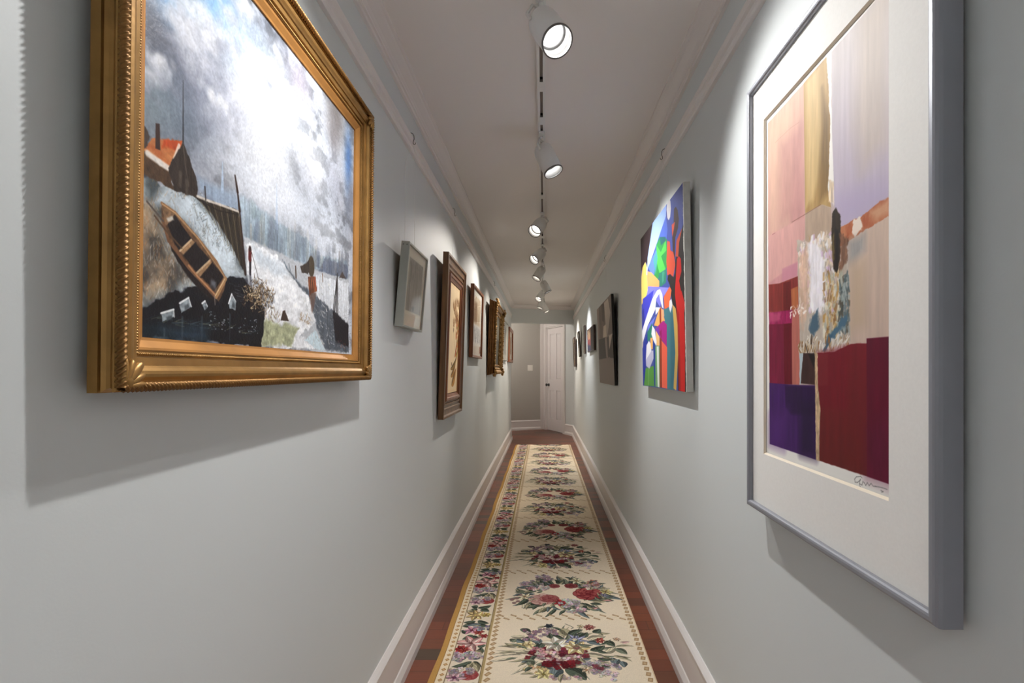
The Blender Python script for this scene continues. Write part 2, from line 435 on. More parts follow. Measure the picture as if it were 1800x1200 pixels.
    def strokes(self, box, n, cols, ln=(6, 18), wd=(1, 2.4), ang=(0, PI), alpha=.8):
        x0, y0, x1, y1 = box
        for k in range(n):
            p = (self.rs.uniform(x0, x1), self.rs.uniform(y0, y1)); a = self.rs.uniform(*ang); l = self.rs.uniform(*ln)
            c = cols[self.rs.randint(len(cols))]
            self.line([p, (p[0] + l * math.cos(a) / self.w, p[1] - l * math.sin(a) / self.h)], self.rs.uniform(*wd), c, alpha, 1.2, .6)
        return self

def paint_mesh(name, img, xs, zs, y, m, parent, plane='xz', bend=None):
    """img rows run top to bottom; every pixel is a vertex carrying its own pigment"""
    h, w = img.shape[:2]
    X, Z = np.meshgrid(xs, zs)
    V = np.empty((h * w, 3), np.float32)
    if plane == 'xz': V[:, 0] = X.ravel(); V[:, 1] = y; V[:, 2] = Z.ravel()
    else: V[:, 0] = X.ravel(); V[:, 1] = Z.ravel(); V[:, 2] = y
    if bend is not None: V = bend(V)
    me = bpy.data.meshes.new(name)
    me.vertices.add(h * w); me.vertices.foreach_set('co', V.ravel())
    i = np.arange(h * w, dtype=np.int32).reshape(h, w)
    q = np.stack([i[1:, :-1], i[1:, 1:], i[:-1, 1:], i[:-1, :-1]], -1).reshape(-1, 4)
    nf = len(q); me.loops.add(nf * 4); me.loops.foreach_set('vertex_index', q.ravel())
    me.polygons.add(nf); me.polygons.foreach_set('loop_start', np.arange(0, nf * 4, 4, dtype=np.int32))
    try: me.polygons.foreach_set('loop_total', np.full(nf, 4, np.int32))
    except Exception: pass
    at = me.color_attributes.new('paint', 'FLOAT_COLOR', 'POINT')
    c = np.ones((h * w, 4), np.float32); c[:, :3] = s2l(img.reshape(-1, 3)); at.data.foreach_set('color', c.ravel())
    me.materials.append(m); me.update(); me.validate()
    o = bpy.data.objects.new(name, me); COL.objects.link(o)
    if parent is not None: o.parent = parent
    return o
def paint_rect(name, P, rect, y, m, parent):
    x0, x1, z0, z1 = rect
    return paint_mesh(name, P.img, np.linspace(x0, x1, P.w), np.linspace(z1, z0, P.h), y, m, parent)
#PART2
# ---------------------------------------------------------------- the room
BACK = -2.0
def bx(*a): return MB().box(*a)
struct('floor', bx(-1.75, .75, BACK - .1, 11.2, -.08, 0), M['floor'], 'red brown wooden strip floor laid across the hallway', 'floor')
struct('ceiling', bx(-1.75, .75, BACK - .1, 11.2, CEIL, CEIL + .1), M['ceil'], 'plain white ceiling above the long hallway', 'ceiling')
struct('wall_left', bx(WL - .12, WL, BACK, 8.925, 0, CEIL), M['wall'], 'pale grey green left wall hung with framed pictures', 'wall')
struct('wall_right', bx(WR, WR + .12, BACK, 9.3, 0, CEIL), M['wall'], 'pale grey green right wall hung with the abstract art', 'wall')
struct('wall_back', bx(-.8, .8, BACK - .1, BACK, 0, CEIL), M['wall'], 'pale grey green wall behind the viewer', 'wall')
struct('wall_return', bx(-1.62, WL - .12, 8.8, 8.925, 0, CEIL), M['wall'], 'short wall turning left at the end of the left wall', 'wall')
struct('wall_side', bx(-1.72, -1.6, 8.8, 10.6, 0, CEIL), M['wall_end'], 'side wall of the recess to the left', 'wall')
# header across the hallway, slightly askew
hx0, hy0, hx1, hy1 = WL - .3, 8.87, WR + .02, 9.26
hb = MB().poly_prism([(hx0, hy0), (hx1, hy1), (hx1, hy1 + .14), (hx0, hy0 + .14)], 2.03, CEIL)
struct('wall_header', hb, M['wall'], 'pale header wall dropping from the ceiling before the door', 'wall')
# angled door wall
DQ = Vector((.55, 9.3)); DD = Vector((-.4392, .8984)); DN = Vector((-.8984, -.4392))
def Q(t, o=0): p = DQ + DD * t + DN * o; return (p.x, p.y)
def slab(mb, t0, t1, z0, z1, o0=0, o1=-.1):
    return mb.poly_prism([Q(t0, o0), Q(t1, o0), Q(t1, o1), Q(t0, o1)], z0, z1)
T0, T1, TC, DH = .39, 1.11, 1.215, 2.05
aw = MB(); slab(aw, -.02, T0, 0, CEIL); slab(aw, T1, TC, 0, CEIL); slab(aw, T0, T1, DH, CEIL)
struct('wall_angled', aw, M['wall'], 'pale angled wall around the white door', 'wall')
GC = Vector(Q(TC)); GD = Vector((-.936, -.352)); GN = Vector((.352, -.936))
def G(s, o=0): p = GC + GD * s + GN * o; return (p.x, p.y)
struct('wall_end', MB().poly_prism([G(-.02), G(1.85), G(1.85, -.1), G(-.02, -.1)], 0, CEIL), M['wall_end'], 'darker taupe grey end wall carrying the light switch', 'wall')
BASE = [(0, 0), (.030, 0), (.029, .03), (.020, .052), (.016, .056), (.016, .168), (.019, .172), (.019, .178), (.013, .186), (.004, .195), (0, .195)]
struct('baseboard_left', MB().extrude(BASE, (WL, BACK), (WL, 8.925), (1, 0)), M['trim'], 'tall white baseboard along the left wall', 'baseboard')
struct('baseboard_right', MB().extrude(BASE, (WR, BACK), (WR, 9.29), (-1, 0)), M['trim'], 'tall white baseboard along the right wall', 'baseboard')
struct('baseboard_end', MB().extrude(BASE, G(.085), G(1.7), GN), M['trim'], 'white baseboard under the taupe end wall', 'baseboard')
struct('baseboard_angled', MB().extrude(BASE, Q(-.0), Q(T0 - .085), DN), M['trim'], 'short white baseboard right of the door', 'baseboard')
RAIL = [(0, 0), (.012, 0), (.016, .006), (.016, .018), (.010, .024), (.010, .028), (.017, .034), (.021, .048), (.016, .060), (.008, .068), (0, .068)]
for nm, x, n, ye, w in (('trim_1', WL, 1, 8.86, 'left'), ('trim_2', WR, -1, 9.2, 'right')):
    struct(nm, MB().extrude(RAIL, (x, BACK), (x, ye), (n, 0), 2.103), M['trim'], 'white picture rail along the %s wall' % w, 'picture rail')
CROWN = [(0, 0), (.058, 0), (.058, -.010), (.050, -.014), (.046, -.020), (.038, -.026), (.026, -.036), (.019, -.046), (.018, -.052), (.012, -.054), (.011, -.066), (0, -.068)]
struct('trim_3', MB().extrude(CROWN, (WL, BACK), (WL, 9.0), (1, 0), CEIL), M['trim'], 'white crown moulding between left wall and ceiling', 'crown moulding')
struct('trim_4', MB().extrude(CROWN, (WR, BACK), (WR, 9.3), (-1, 0), CEIL), M['trim'], 'white crown moulding between right wall and ceiling', 'crown moulding')
hd = Vector((hx1 - hx0, hy1 - hy0)).normalized(); hn = (hd.y, -hd.x)
struct('trim_5', MB().extrude(CROWN, (hx0 + .1, hy0 + .1 * hd.y), (hx1, hy1), hn, CEIL), M['trim'], 'white crown moulding across the header at the far end', 'crown moulding')

# door
dr = thing('door_1', 'white four panel door with black knob at the hallway end', 'door', (*Q((T0 + T1) / 2), 0)); dr['kind'] = 'structure'
def dobj(name, mb, m, par, bevel=0):
    off = Vector((*Q((T0 + T1) / 2), 0))
    mb.v = [tuple(Vector(p) - off) for p in mb.v]
    return mb.build(name, m, par, bevel)
cs = MB()
CW = .085
for a, b in ((T0 - CW, T0), (T1, T1 + CW)):
    slab(cs, a, b, 0, DH + CW, .020, 0); 
    slab(cs, a + .012, b - .012, 0, DH + CW - .012, .026, .02)
slab(cs, T0, T1, DH, DH + CW, .020, 0); slab(cs, T0, T1, DH + .012, DH + CW - .012, .026, .02)
for a, b in ((T0, T0 + .02), (T1 - .02, T1)): slab(cs, a, b, 0, DH, .0, -.1)
slab(cs, T0, T1, DH - .02, DH, 0, -.1)
dobj('door_casing', cs, M['trim'], dr)
LO = -.014                                       # leaf face set back a little from the wall face
lf = MB(); lw0, lw1, lh = T0 + .022, T1 - .024, DH - .026
st = .105; mid = (lw0 + lw1) / 2
rows = [(.0, .235), (.80, 1.02), (lh - .115, lh)]     # rails
slab(lf, lw0, lw1, .008, lh, LO - .014, LO - .040)
for a, b in ((lw0, lw0 + st), (mid - .05, mid + .05), (lw1 - st, lw1)): slab(lf, a, b, .008, lh, LO, LO - .014)
for z0, z1 in rows: slab(lf, lw0 + st, mid - .05, max(z0, .008), z1, LO, LO - .014); slab(lf, mid + .05, lw1 - st, max(z0, .008), z1, LO, LO - .014)
leaf = dobj('door_leaf', lf, M['door'], dr)
for a, b in ((lw0 + st, mid - .05), (mid + .05, lw1 - st)):
    for z0, z1 in ((.235, .80), (1.02, lh - .115)):
        p = MB()
        g = .028
        o0, o1 = LO - .012, LO - .003
        for (ta, tb, za, zb, oa) in ((a, b, z0, z1, o0), (a + g, b - g, z0 + g, z1 - g, o1)):
            p.v += [(*Q(ta, oa), za), (*Q(tb, oa), za), (*Q(tb, oa), zb), (*Q(ta, oa), zb)]
        for k in range(4): p.f.append((k, (k + 1) % 4, 4 + (k + 1) % 4, 4 + k)); p.sm.append(False)
        p.f.append((4, 5, 6, 7)); p.sm.append(False)
        dobj('raised_panel', p, M['door'], leaf)
kn = MB(); kt = T1 - .085; kz = .905
kM = Matrix.Translation((*Q(kt, LO), kz)) @ Vector((DN.x, DN.y, 0)).to_track_quat('Z', 'Y').to_matrix().to_4x4()
kn.lathe([(0, 0), (.032, 0), (.032, .006), (.026, .010), (.013, .012), (.012, .034), (.022, .040), (.029, .050), (.028, .062), (.018, .070), (0, .072)], kM, 20)
dobj('door_knob', kn, M['black'], dr)
# corner board beside the casing, on the taupe wall
struct('trim_6', MB().poly_prism([G(0), G(.085), G(.085, .02), G(0, .02)], 0, DH + CW), M['trim'], 'white corner board left of the door casing', 'trim')
# light switch
sw = thing('light_switch', 'white double light switch on the taupe end wall', 'light switch', (0, 0, 0))
so = Vector((*G(.30, 0), 1.243)); sw.location = so; sw.rotation_euler = (0, 0, math.atan2(GN.x, -GN.y))
MB().box(-.055, .055, -.006, 0, -.057, .057).build('cover_plate', M['plastic'], sw, .003)
for x in (-.023, .023):
    MB().box(x - .005, x + .005, -.014, -.006, -.012, .012).build('toggle', M['plastic'], sw, .002)

# ------------------------------------------------------------- track lights
TX, TZ = -.008, CEIL
tk = thing('light_track', 'white ceiling light track running down the middle of the hallway', 'light track', (TX, 4.2, TZ))
t = MB(); y0, y1 = BACK + .6 - 4.2, 8.62 - 4.2
for a, b, c, d in ((-.0165, -.0095, -.020, 0), (.0095, .0165, -.020, 0), (-.0095, .0095, -.004, 0), (-.0095, -.006, -.020, -.017), (.006, .0095, -.020, -.017)):
    t.box(a, b, y0, y1, c, d)
t.build('track_channel', M['lampwhite'], tk)
MB().box(-.0095, .0095, y0, y1, -.0095, -.004).build('track_slot', M['slot'], tk)
for yy in (2.05, 2.33, 3.35, 4.36, 5.0, 6.6):
    MB().box(-.0095, .0095, yy - 4.2 - .035, yy - 4.2 + .035, -.0205, -.0095).build('track_coupler', M['lampwhite'], tk)
    MB().box(-.007, .007, yy - 4.2 - .052, yy - 4.2 - .035, -.0200, -.0095).build('track_contact', M['black'], tk)
MB().box(-.018, .018, y1, y1 + .012, -.022, 0).build('end_cap', M['lampwhite'], tk, .002)

def make_head(ym, d, label, watts, tint, size=84, glow=5.5):
    d = Vector(d).normalized(); piv = Vector((0, 0, -.06 - .020))
    t = thing('track_spotlight', label, 'spotlight', (TX, ym, TZ), group='spotlights on the ceiling track')
    ad = MB().box(-.014, .014, -.045, .045, -.030, -.0195); ad.lathe([(0, -.030), (.009, -.030), (.009, -.048), (0, -.048)], Matrix.Identity(4), 14)
    ad.build('track_adapter', M['lampwhite'], t, .002)
    e = d.cross(Vector((0, 0, 1))).normalized()
    up = (-d).cross(e).normalized()
    pv = piv + d * .035
    yk = MB()
    top = Vector((0, 0, -.046))
    for s in (-1, 1):
        pts = [top, top + e * s * .03 + Vector((0, 0, -.003)), piv + e * s * .052 + d * .005, pv + e * s * .053]
        yk.tube(pts, [.0055, .0055, .005, .006], 8)
    yk.build('yoke', M['lampwhite'], t)
    q = d.to_track_quat('Z', 'Y').to_matrix().to_4x4(); HM = Matrix.Translation(piv) @ q
    h = MB().lathe([(0, -.012), (.018, -.010), (.034, -.002), (.043, .012), (.0465, .03), (.0475, .05), (.0475, .142), (.0445, .142), (.0435, .11), (.0425, .088), (.0405, .030), (.03, .020), (0, .018)], HM, 40)
    h.build('lamp_housing', M['lampwhite'], t)
    MB().lathe([(.0482, .138), (.0482, .144), (.0440, .144), (.0440, .138)], HM, 40, close=True).build('trim_ring', M['lampgrey'], t)
    MB().lathe([(.0424, .099), (.0424, .088), (.0370, .090), (.0370, .097)], HM, 40, close=True).build('baffle_ring', M['baffle'], t)
    lm = emit_mat('lamp_glow', tint, glow)
    MB().lathe([(.0372, .090), (.031, .0935), (.018, .0965), (0, .098)], HM, 32).build('lamp_lens', lm, t)
    L = bpy.data.lights.new('spot_beam', 'SPOT'); L.energy = watts; L.color = tint[:3]; L.spot_size = R(size); L.spot_blend = .9; L.shadow_soft_size = .012
    lo = bpy.data.objects.new('spot_beam', L); COL.objects.link(lo); lo.parent = t
    lo.location = piv + d * .101; lo.rotation_euler = d.to_track_quat('-Z', 'Y').to_euler()
    return t
COOL = (1, .987, .972, 1); NEUT = (1, .925, .84, 1); WARM = (1, .885, .76, 1)
HEADS = [
    (1.10, (-.42, -.04, -.78), 'white spotlight above the gold framed winter river painting', 44, COOL, 112),
    (1.57, (.345, -.50, -.79), 'white spotlight nearest on the track, its round lamp glowing toward the viewer', 45, COOL, 112),
    (2.47, (.401, -.181, -.898), 'white spotlight second on the track, tilted toward the bright figure canvas', 66, COOL, 96),
    (3.71, (-.382, -.656, -.651), 'white spotlight third along the track with warm round lamp facing left', 48, NEUT, 64),
    (4.64, (-.54, -.54, -.64), 'white spotlight fourth along the track, lamp seen as slanted oval facing left', 40, NEUT, 72),
    (5.38, (-.468, -.276, -.839), 'white spotlight fifth along the track seen from its closed side', 46, WARM),
    (6.20, (.457, -.025, -.889), 'white spotlight sixth along the track leaning toward the right wall', 64, COOL),
    (7.10, (-.432, -.553, -.712), 'white spotlight glowing left, just beyond the one leaning right', 50, WARM),
    (7.80, (-.305, -.215, -.928), 'white spotlight last but one on the track pointing down left', 62, WARM),
    (8.25, (.432, -.10, -.897), 'white spotlight last on the track, beside the header, pointing right', 86, WARM, 100),
    (-.35, (-.45, -.20, -.80), 'unseen white spotlight added above the viewer to brighten the near left wall', 52, COOL, 112),  # added head out of view, extra light for the near walls
    (-.85, (.45, .10, -.80), 'unseen white spotlight added behind the viewer to brighten the near right wall', 52, COOL, 112),  # second unseen head, added for more light and bounce near the camera
]
for h in HEADS: make_head(*h)

rl = bpy.data.lights.new('recess_fill', 'POINT'); rl.energy = 20; rl.color = (1, .93, .86); rl.shadow_soft_size = .06  # unseen fill light without fixture, added to brighten the end wall and door
ro = bpy.data.objects.new('recess_fill', rl); COL.objects.link(ro); ro.location = (-1.15, 9.35, 2.2)
# ----------------------------------------------------------------- pictures
def hang(name, label, cat, pic, group):
    side, Yc, Zb, gap, tilt, W, H, yc, rect = pic
    x = WL + gap if side == 'L' else WR - gap
    t = thing(name, label, cat, (x, Yc, Zb), (R(tilt), 0, R(90 if side == 'L' else -90)), group)
    return t
def backing(t, W, H, inset, d=.004):
    MB().box(-W / 2 + inset, W / 2 - inset, -d, .0, inset, H - inset).build('backing_board', M['backing'], t)
def wires(hooklabel, side, Y, spread, ztop, wallgap=.012):
    """a moulding hook over the picture rail with its hanging wires"""
    s = 1 if side == 'L' else -1; x = WL if side == 'L' else WR
    t = thing('picture_hook', hooklabel, 'picture hook', (x, Y, 2.14))
    h = MB()
    pts = [(.004, 0, .033), (.010, 0, .037), (.018, 0, .033), (.023, 0, .024), (.0235, 0, .010), (.020, 0, .002), (.0195, 0, -.006), (.023, 0, -.012), (.028, 0, -.010), (.029, 0, -.004)]
    h.tube([(s * a, b, c) for a, b, c in pts], .0016, 8); h.build('hook', M['hook'], t)
    for dy in spread:
        MB().tube([(s * .0235, 0, -.0125), (s * .0205, dy * .35, -.045), (s * .014, dy, -.12), (s * wallgap, dy, ztop - 2.14)], .0006, 6).build('hanging_wire', M['wire'], t)
GL, GR = 'framed pictures on the left wall', 'art on the right wall'

# --- the winter river painting in the gilded frame
pic = ('L', 1.06, 1.163, 0.015, 0.6, 0.898, 0.774, 0.006, (-0.381, 0.381, 0.072, 0.704))
W, H, yc, rect = pic[5], pic[6], pic[7], pic[8]
t = hang('framed_painting', 'large gilded frame with a winter river painting, a rowing boat on its bank', 'painting', pic, GL)
prof = [(0, 0), (0, .0125), (.0035, .013), (.0035, .0145), (.001, .0155), (.0045, .019), (.0060, .023), (.0045, .027), (.001, .0295), (.001, .0315), (.0035, .033), (.012, .033),
        (.0125, .030), (.015, .0305), (.019, .0335), (.023, .0345), (.027, .0335), (.031, .0300), (.0335, .0285), (.034, .0255), (.044, .0245), (.0445, .0195), (.0465, .0190), (.0515, .0190), (.052, .0165), (.055, .0165), (.055, 0)]
fr = MB().frame(prof, W, H); fr_o = fr.build('outer_frame', M['gold'], t)
MB().frame([(.0545, .001), (.0545, .0175), (.058, .0165), (.0675, .0105), (.0715, .0095), (.0715, .001)], W, H).build('gilded_liner', M['gold_liner'], t)
def rails(d, h): 
    a, b = W / 2 - d, H - d
    return [((-a, -h, d), (a, -h, d)), ((a, -h, d), (a, -h, b)), ((a, -h, b), (-a, -h, b)), ((-a, -h, b), (-a, -h, d))]
rope = MB(); pr = 2 * PI / .0070
for p0, p1 in rails(.0065, .0355): rope.modtube(p0, p1, lambda A, S: .0047 + .0022 * np.cos(3 * A - pr * S), 12, .0011)
rope.build('rope_moulding', M['gold_rope'], fr_o)
bd = MB(); pb = 2 * PI / .0036
for p0, p1 in rails(.049, .0198): bd.modtube(p0, p1, lambda A, S: .0008 + .0014 * np.abs(np.sin(pb * S / 2)), 8, .0006)
bd.build('beaded_moulding', M['gold'], fr_o)
for cx in (-1, 1):
    for cz in (0, 1):
        o = MB(); px, pz = cx * (W / 2 - .008), (.008 if cz == 0 else H - .008)
        ix, iz = -cx, (1 if cz == 0 else -1)
        for ang, ln, wd in ((45, .042, .0070), (24, .036, .0055), (66, .036, .0055), (4, .036, .0045), (86, .036, .0045), (45, .018, .012)):
            a = R(ang); dx, dz = ix * math.cos(a), iz * math.sin(a)
            c = Vector((px + dx * ln * .5, -.0365, pz + dz * ln * .5))
            o.blob(c, (ln * .55, .0058, wd), Euler((0, -math.atan2(dz, dx), 0)), 10, 8)
        o.build('corner_ornament', M['gold'], fr_o)
backing(t, W, H, .05)
p = Paint(762, 632, (150, 158, 172), 11)
U, V_ = p.xx / p.w, p.yy / p.h
n1 = p.noise(230, 150, 5); n2 = p.noise(90, 60, 5); n3 = p.noise(14, 60, 3); n4 = p.noise(46, 34, 5)
k = np.clip((U - .10) * 1.15 + (n1 - .5) * 1.3, 0, 1)[..., None]
sky = np.array([112, 116, 128]) * (1 - k) + np.array([204, 211, 221]) * k
cl = np.clip((n2 - .47) / .12, 0, 1); cl = (cl * cl * (3 - 2 * cl))[..., None] * (1 - .6 * k)
sky = sky * (1 - cl * .5) + np.array([206, 208, 214]) * cl * .5
dk = np.clip((.47 - n4) / .12, 0, 1)[..., None]
sky = sky * (1 - dk * .22) + ((n4 - .5) * 60)[..., None] * (1 - .5 * k) + ((n3 - .5) * 16)[..., None]
p.img = np.clip(sky / 255, 0, 1)
for c, rx, ry, col, a in (
        ([(.016,.335)], 90, 120, (70, 76, 90), .85), ([(.049,.376)], 90, 70, (76, 78, 92), .85), ([(.084,.405)], 70, 80, (104, 108, 124), .7), ([(.067,.466)], 90, 60, (120, 136, 152), .6),
        ([(.010,.488)], 60, 50, (150, 165, 168), .5), ([(.082,.246)], 60, 30, (124, 164, 202), .95), ([(.220,.142)], 80, 56, (104, 156, 206), 1), ([(.192,.209)], 40, 40, (150, 186, 214), .6),
        ([(.266,.350)], 80, 70, (172, 174, 190), .7), ([(.195,.360)], 60, 60, (150, 156, 174), .6), ([(.331,.177)], 90, 70, (206, 226, 242), .7),
        ([(.410,.407)], 120, 150, (232, 234, 238), .85), ([(.332,.279)], 80, 70, (222, 224, 232), .6), ([(.475,.231)], 80, 90, (226, 232, 240), .6),
        ([(.577,.074)], 50, 50, (184, 178, 190), .8), ([(.830,.040)], 60, 70, (136, 132, 132), 1), ([(.818,.130)], 34, 40, (142, 138, 140), .8), ([(.946,.178)], 26, 90, (94, 138, 196), .9),
        ([(.836,.301)], 60, 70, (170, 172, 184), .6), ([(.670,.337)], 60, 60, (236, 236, 240), .6), ([(.974,.314)], 34, 60, (130, 134, 146), .7)):
    p.glow(c[0], rx, ry, col, a)
for c, rx in (([(.101,.266),(.125,.230),(.145,.247),(.171,.213),(.193,.222),(.120,.295),(.161,.276),(.210,.226),(.146,.321),(.182,.277),(.097,.305),(.233,.195),(.263,.139),(.302,.079)], 38), ([(.033,.421),(.045,.401),(.017,.454),(-.002,.453),(.058,.411)], 22), ([(.201,.395),(.242,.397),(.292,.344),(.406,.169),(.472,.074),(.536,-.001)], 30)):
    for q in c:
        for m in range(30):
            dy = p.rs.uniform(-1, 1); t_ = .5 - .5 * dy + p.rs.uniform(-.25, .25)
            r_ = rx * p.rs.uniform(.12, .42)
            p.ell((q[0] + p.rs.normal(0, rx * .00075), q[1] + dy * rx * .0012), r_, r_ * p.rs.uniform(.6, .95), tuple(np.clip(np.array((150, 154, 168)) + np.array((78, 76, 68)) * t_, 0, 232)), 7, .28, p.rs.uniform(0, 3))
p.strokes((.05, .0, 1, .62), 900, [(232, 234, 240), (150, 156, 172), (196, 202, 214), (176, 190, 208)], (10, 30), (4, 9), (.8, 2.2), .07)
# far town
p.poly([(.149,.599),(.198,.594),(.244,.587),(.309,.579),(.344,.585),(.382,.592),(.339,.687),(.297,.691),(.198,.643),(.155,.627)], (148, 162, 180), 14, 5, 16, .12)
p.poly([(.296,.586),(.337,.579),(.382,.595),(.429,.585),(.499,.604),(.630,.599),(.711,.635),(.948,.601),(.950,.678),(.712,.696),(.578,.698),(.483,.692),(.339,.700),(.307,.692)], (158, 174, 186), 8, 8, 12, .3, (5, 40))
p.poly([(.337,.579),(.382,.592),(.390,.620),(.338,.628)], (156, 176, 184), 8, 5, 10, .2)
p.poly([(.761,.635),(.948,.615),(.950,.681),(.712,.699)], (112, 122, 140), 6, 5, 10, .3, (4, 30))
for a, b, w in (([(.230,.521)], [(.231,.597)], 8), ([(.457,.480)], [(.459,.617)], 11)):
    p.line([a[0], b[0]], 2, (172, 190, 212), .9, 2, w)
p.line([(.652,.490),(.650,.615)], 1.2, (120, 126, 140)); p.line([(.576,.566),(.580,.653)], 1, (150, 156, 168)); p.line([(.871,.578),(.872,.634)], 3, (104, 104, 112))
for k2 in range(70):
    f_ = p.rs.uniform(0, 1); x = [(.311,.691)][0][0] + f_ * ([(.933,.663)][0][0] - [(.311,.691)][0][0]); y = [(.311,.691)][0][1] + f_ * ([(.933,.663)][0][1] - [(.311,.691)][0][1])
    h_ = p.rs.uniform(.03, .13) * (1 - .35 * f_); w_ = p.rs.uniform(.006, .014); c_ = [(112, 122, 138), (150, 156, 164), (96, 106, 124), (168, 160, 146), (128, 136, 146), (84, 92, 110)][k2 % 6]
    p.poly([(x - w_, y + .01), (x - w_, y - h_), (x, y - h_ - .018 * (k2 % 2)), (x + w_, y - h_), (x + w_, y + .01)], c_, 3, 2, 6, .3, (3, 16), alpha=.22)
for k2 in range(26):
    x = [(.310,.629)][0][0] + k2 * .0155; y = [(.310,.629)][0][1] + k2 * .0098 + p.rs.uniform(-.01, .01)
    p.line([(x, y), (x, y + p.rs.uniform(.03, .09))], p.rs.uniform(2, 7), [(176, 184, 190), (112, 130, 150), (190, 186, 178), (96, 112, 134)][k2 % 4], .5, 3)
for q, rx_, a_ in (([(.351,.524)][0], 90, .6), ([(.535,.511)][0], 90, .55), ([(.759,.516)][0], 80, .4)):
    p.glow(q, rx_, 46, (226, 230, 238), a_)
# frozen path, ice and snow
p.poly([(.311,.691),(.483,.692),(.712,.696),(.958,.676),(.965,.992),(.388,.996),(.326,.799)], (190, 194, 200), 4, 3)
p.poly([(.492,.717),(.601,.773),(.714,.789),(.819,.826),(.962,.872),(.965,.992),(.769,.990),(.704,.907),(.656,.812),(.559,.764)], (98, 106, 116), 6, 5, 14, .25, (8, 30))
p.poly([(.321,.705),(.376,.696),(.483,.714),(.540,.757),(.633,.804),(.698,.882),(.636,.926),(.593,.954),(.769,.990),(.388,.996),(.406,.896),(.450,.846),(.417,.821),(.355,.802),(.330,.798)], (232, 234, 238), 4, 8, 16, .16, (20, 12))
p.poly([(.689,.711),(.816,.703),(.958,.687),(.962,.865),(.819,.826),(.702,.791)], (220, 224, 230), 4, 8, 12, .15)
p.poly([(.398,.917),(.487,.918),(.593,.918),(.544,.987),(.388,.996)], (176, 180, 150), 8, 7, 14, .25, (8, 10))
p.poly([(.346,.705),(.415,.716),(.492,.728),(.530,.753),(.458,.769),(.361,.746)], (200, 210, 220), 12, 6, 14, .1, alpha=.7)
p.poly([(.693,.920),(.769,.990),(.706,.993),(.625,.963)], (206, 222, 230), 3, 4)
p.strokes((.62, .72, .9, .98), 240, [(246, 246, 246), (196, 204, 212), (232, 228, 220), (160, 166, 160)], (4, 14), (1.5, 4), (1.8, 3.0), .55)
p.strokes((.8, .82, .98, .99), 120, [(150, 158, 166), (70, 76, 84), (200, 204, 210)], (5, 16), (1, 2.5), (-.3, .5), .5)
# snowy bank with reeds
bank = [(-.022,.648),(.028,.658),(.087,.650),(.155,.642),(.204,.668),(.259,.726),(.312,.763),(.330,.803),(.248,.821),(.213,.882),(.158,.864),(.090,.883),(.031,.926),(-.018,.962)]
p.poly(bank, (168, 176, 178), 4, 8, 20, 1.5, (30, 40), col2=(84, 92, 96))
p.poly([(.028,.710),(.061,.697),(.126,.721),(.248,.821),(.312,.802),(.259,.731),(.188,.674),(.145,.652),(.069,.648)], (204, 214, 222), 16, 4, 30, .22, (40, 60))
p.poly([(-.017,.714),(.020,.713),(.049,.747),(.071,.798),(.127,.839),(.090,.875),(.031,.909),(-.015,.931)], (178, 158, 134), 24, 6, 26, 1.5, (30, 34), col2=(88, 82, 76))
for c, n, col in (([(.002,.753)], 240, [(150, 112, 66), (206, 196, 176), (120, 92, 60), (196, 150, 96)]), ([(.022,.823)], 320, [(176, 118, 70), (226, 220, 208), (140, 96, 58), (206, 176, 140)]), ([(.072,.832)], 220, [(150, 132, 104), (236, 234, 228), (110, 98, 80)]), ([(.034,.886)], 220, [(180, 184, 180), (120, 120, 112), (230, 232, 232), (90, 96, 96)])):
    x, y = c[0]
    p.strokes((x - .09, y - .11, x + .12, y + .1), n, col, (4, 11), (.8, 1.5), (.9, 2.3), .42)
for q in [(.156,.711),(.188,.717),(.222,.715),(.259,.712),(.200,.735),(.240,.727),(.272,.741),(.292,.768),(.167,.732),(.087,.640),(.115,.644),(.150,.662)]:
    p.strokes((q[0] - .03, q[1] - .04, q[0] + .03, q[1] + .03), 46, [(222, 228, 234), (170, 180, 188), (116, 110, 94), (80, 90, 98)], (4, 10), (.8, 1.6), (.4, 2.7), .5)
# houses
p.poly([(-.030,.528),(-.012,.528),(-.007,.527),(.025,.567),(.013,.609),(-.029,.614)], (74, 62, 56), 2, 3, 10, .3, (5, 30))
p.poly([(.009,.604),(.031,.567),(.107,.531),(.078,.615),(.048,.611)], (172, 92, 50), 2, 3, 10, .4, (18, 8), col2=(206, 150, 100))
p.poly([(.055,.556),(.107,.531),(.095,.560),(.051,.575)], (188, 84, 40), 4, 3, 8, .2)
p.poly([(.037,.531),(.047,.527),(.049,.584),(.037,.586)], (66, 44, 38), 1.5)
p.poly([(-.029,.610),(.019,.608),(.071,.615),(.087,.654),(.028,.654),(-.029,.641)], (66, 50, 38), 2, 3, 10, .5, (8, 8), col2=(110, 84, 60))
p.line([(.019,.606),(.048,.611),(.073,.614)], 9, (226, 220, 214), .9, 3); p.line([(.097,.547),(.076,.611)], 5, (230, 226, 220), .8, 2)
p.poly([(.107,.532),(.149,.607),(.151,.648),(.087,.656),(.069,.615)], (60, 50, 44), 2, 2, 10, .3, (4, 50))
p.line([(.106,.390),(.108,.533)], 1.5, (56, 56, 62), .9, 1, 3.5)
p.line([(.109,.544),(.114,.582),(.125,.630)], 2, (104, 94, 84), .7)
for q in [(.101,.609),(.120,.620)]: p.line([q, (q[0], q[1] + .03)], 6, (96, 88, 78), .7, 3)
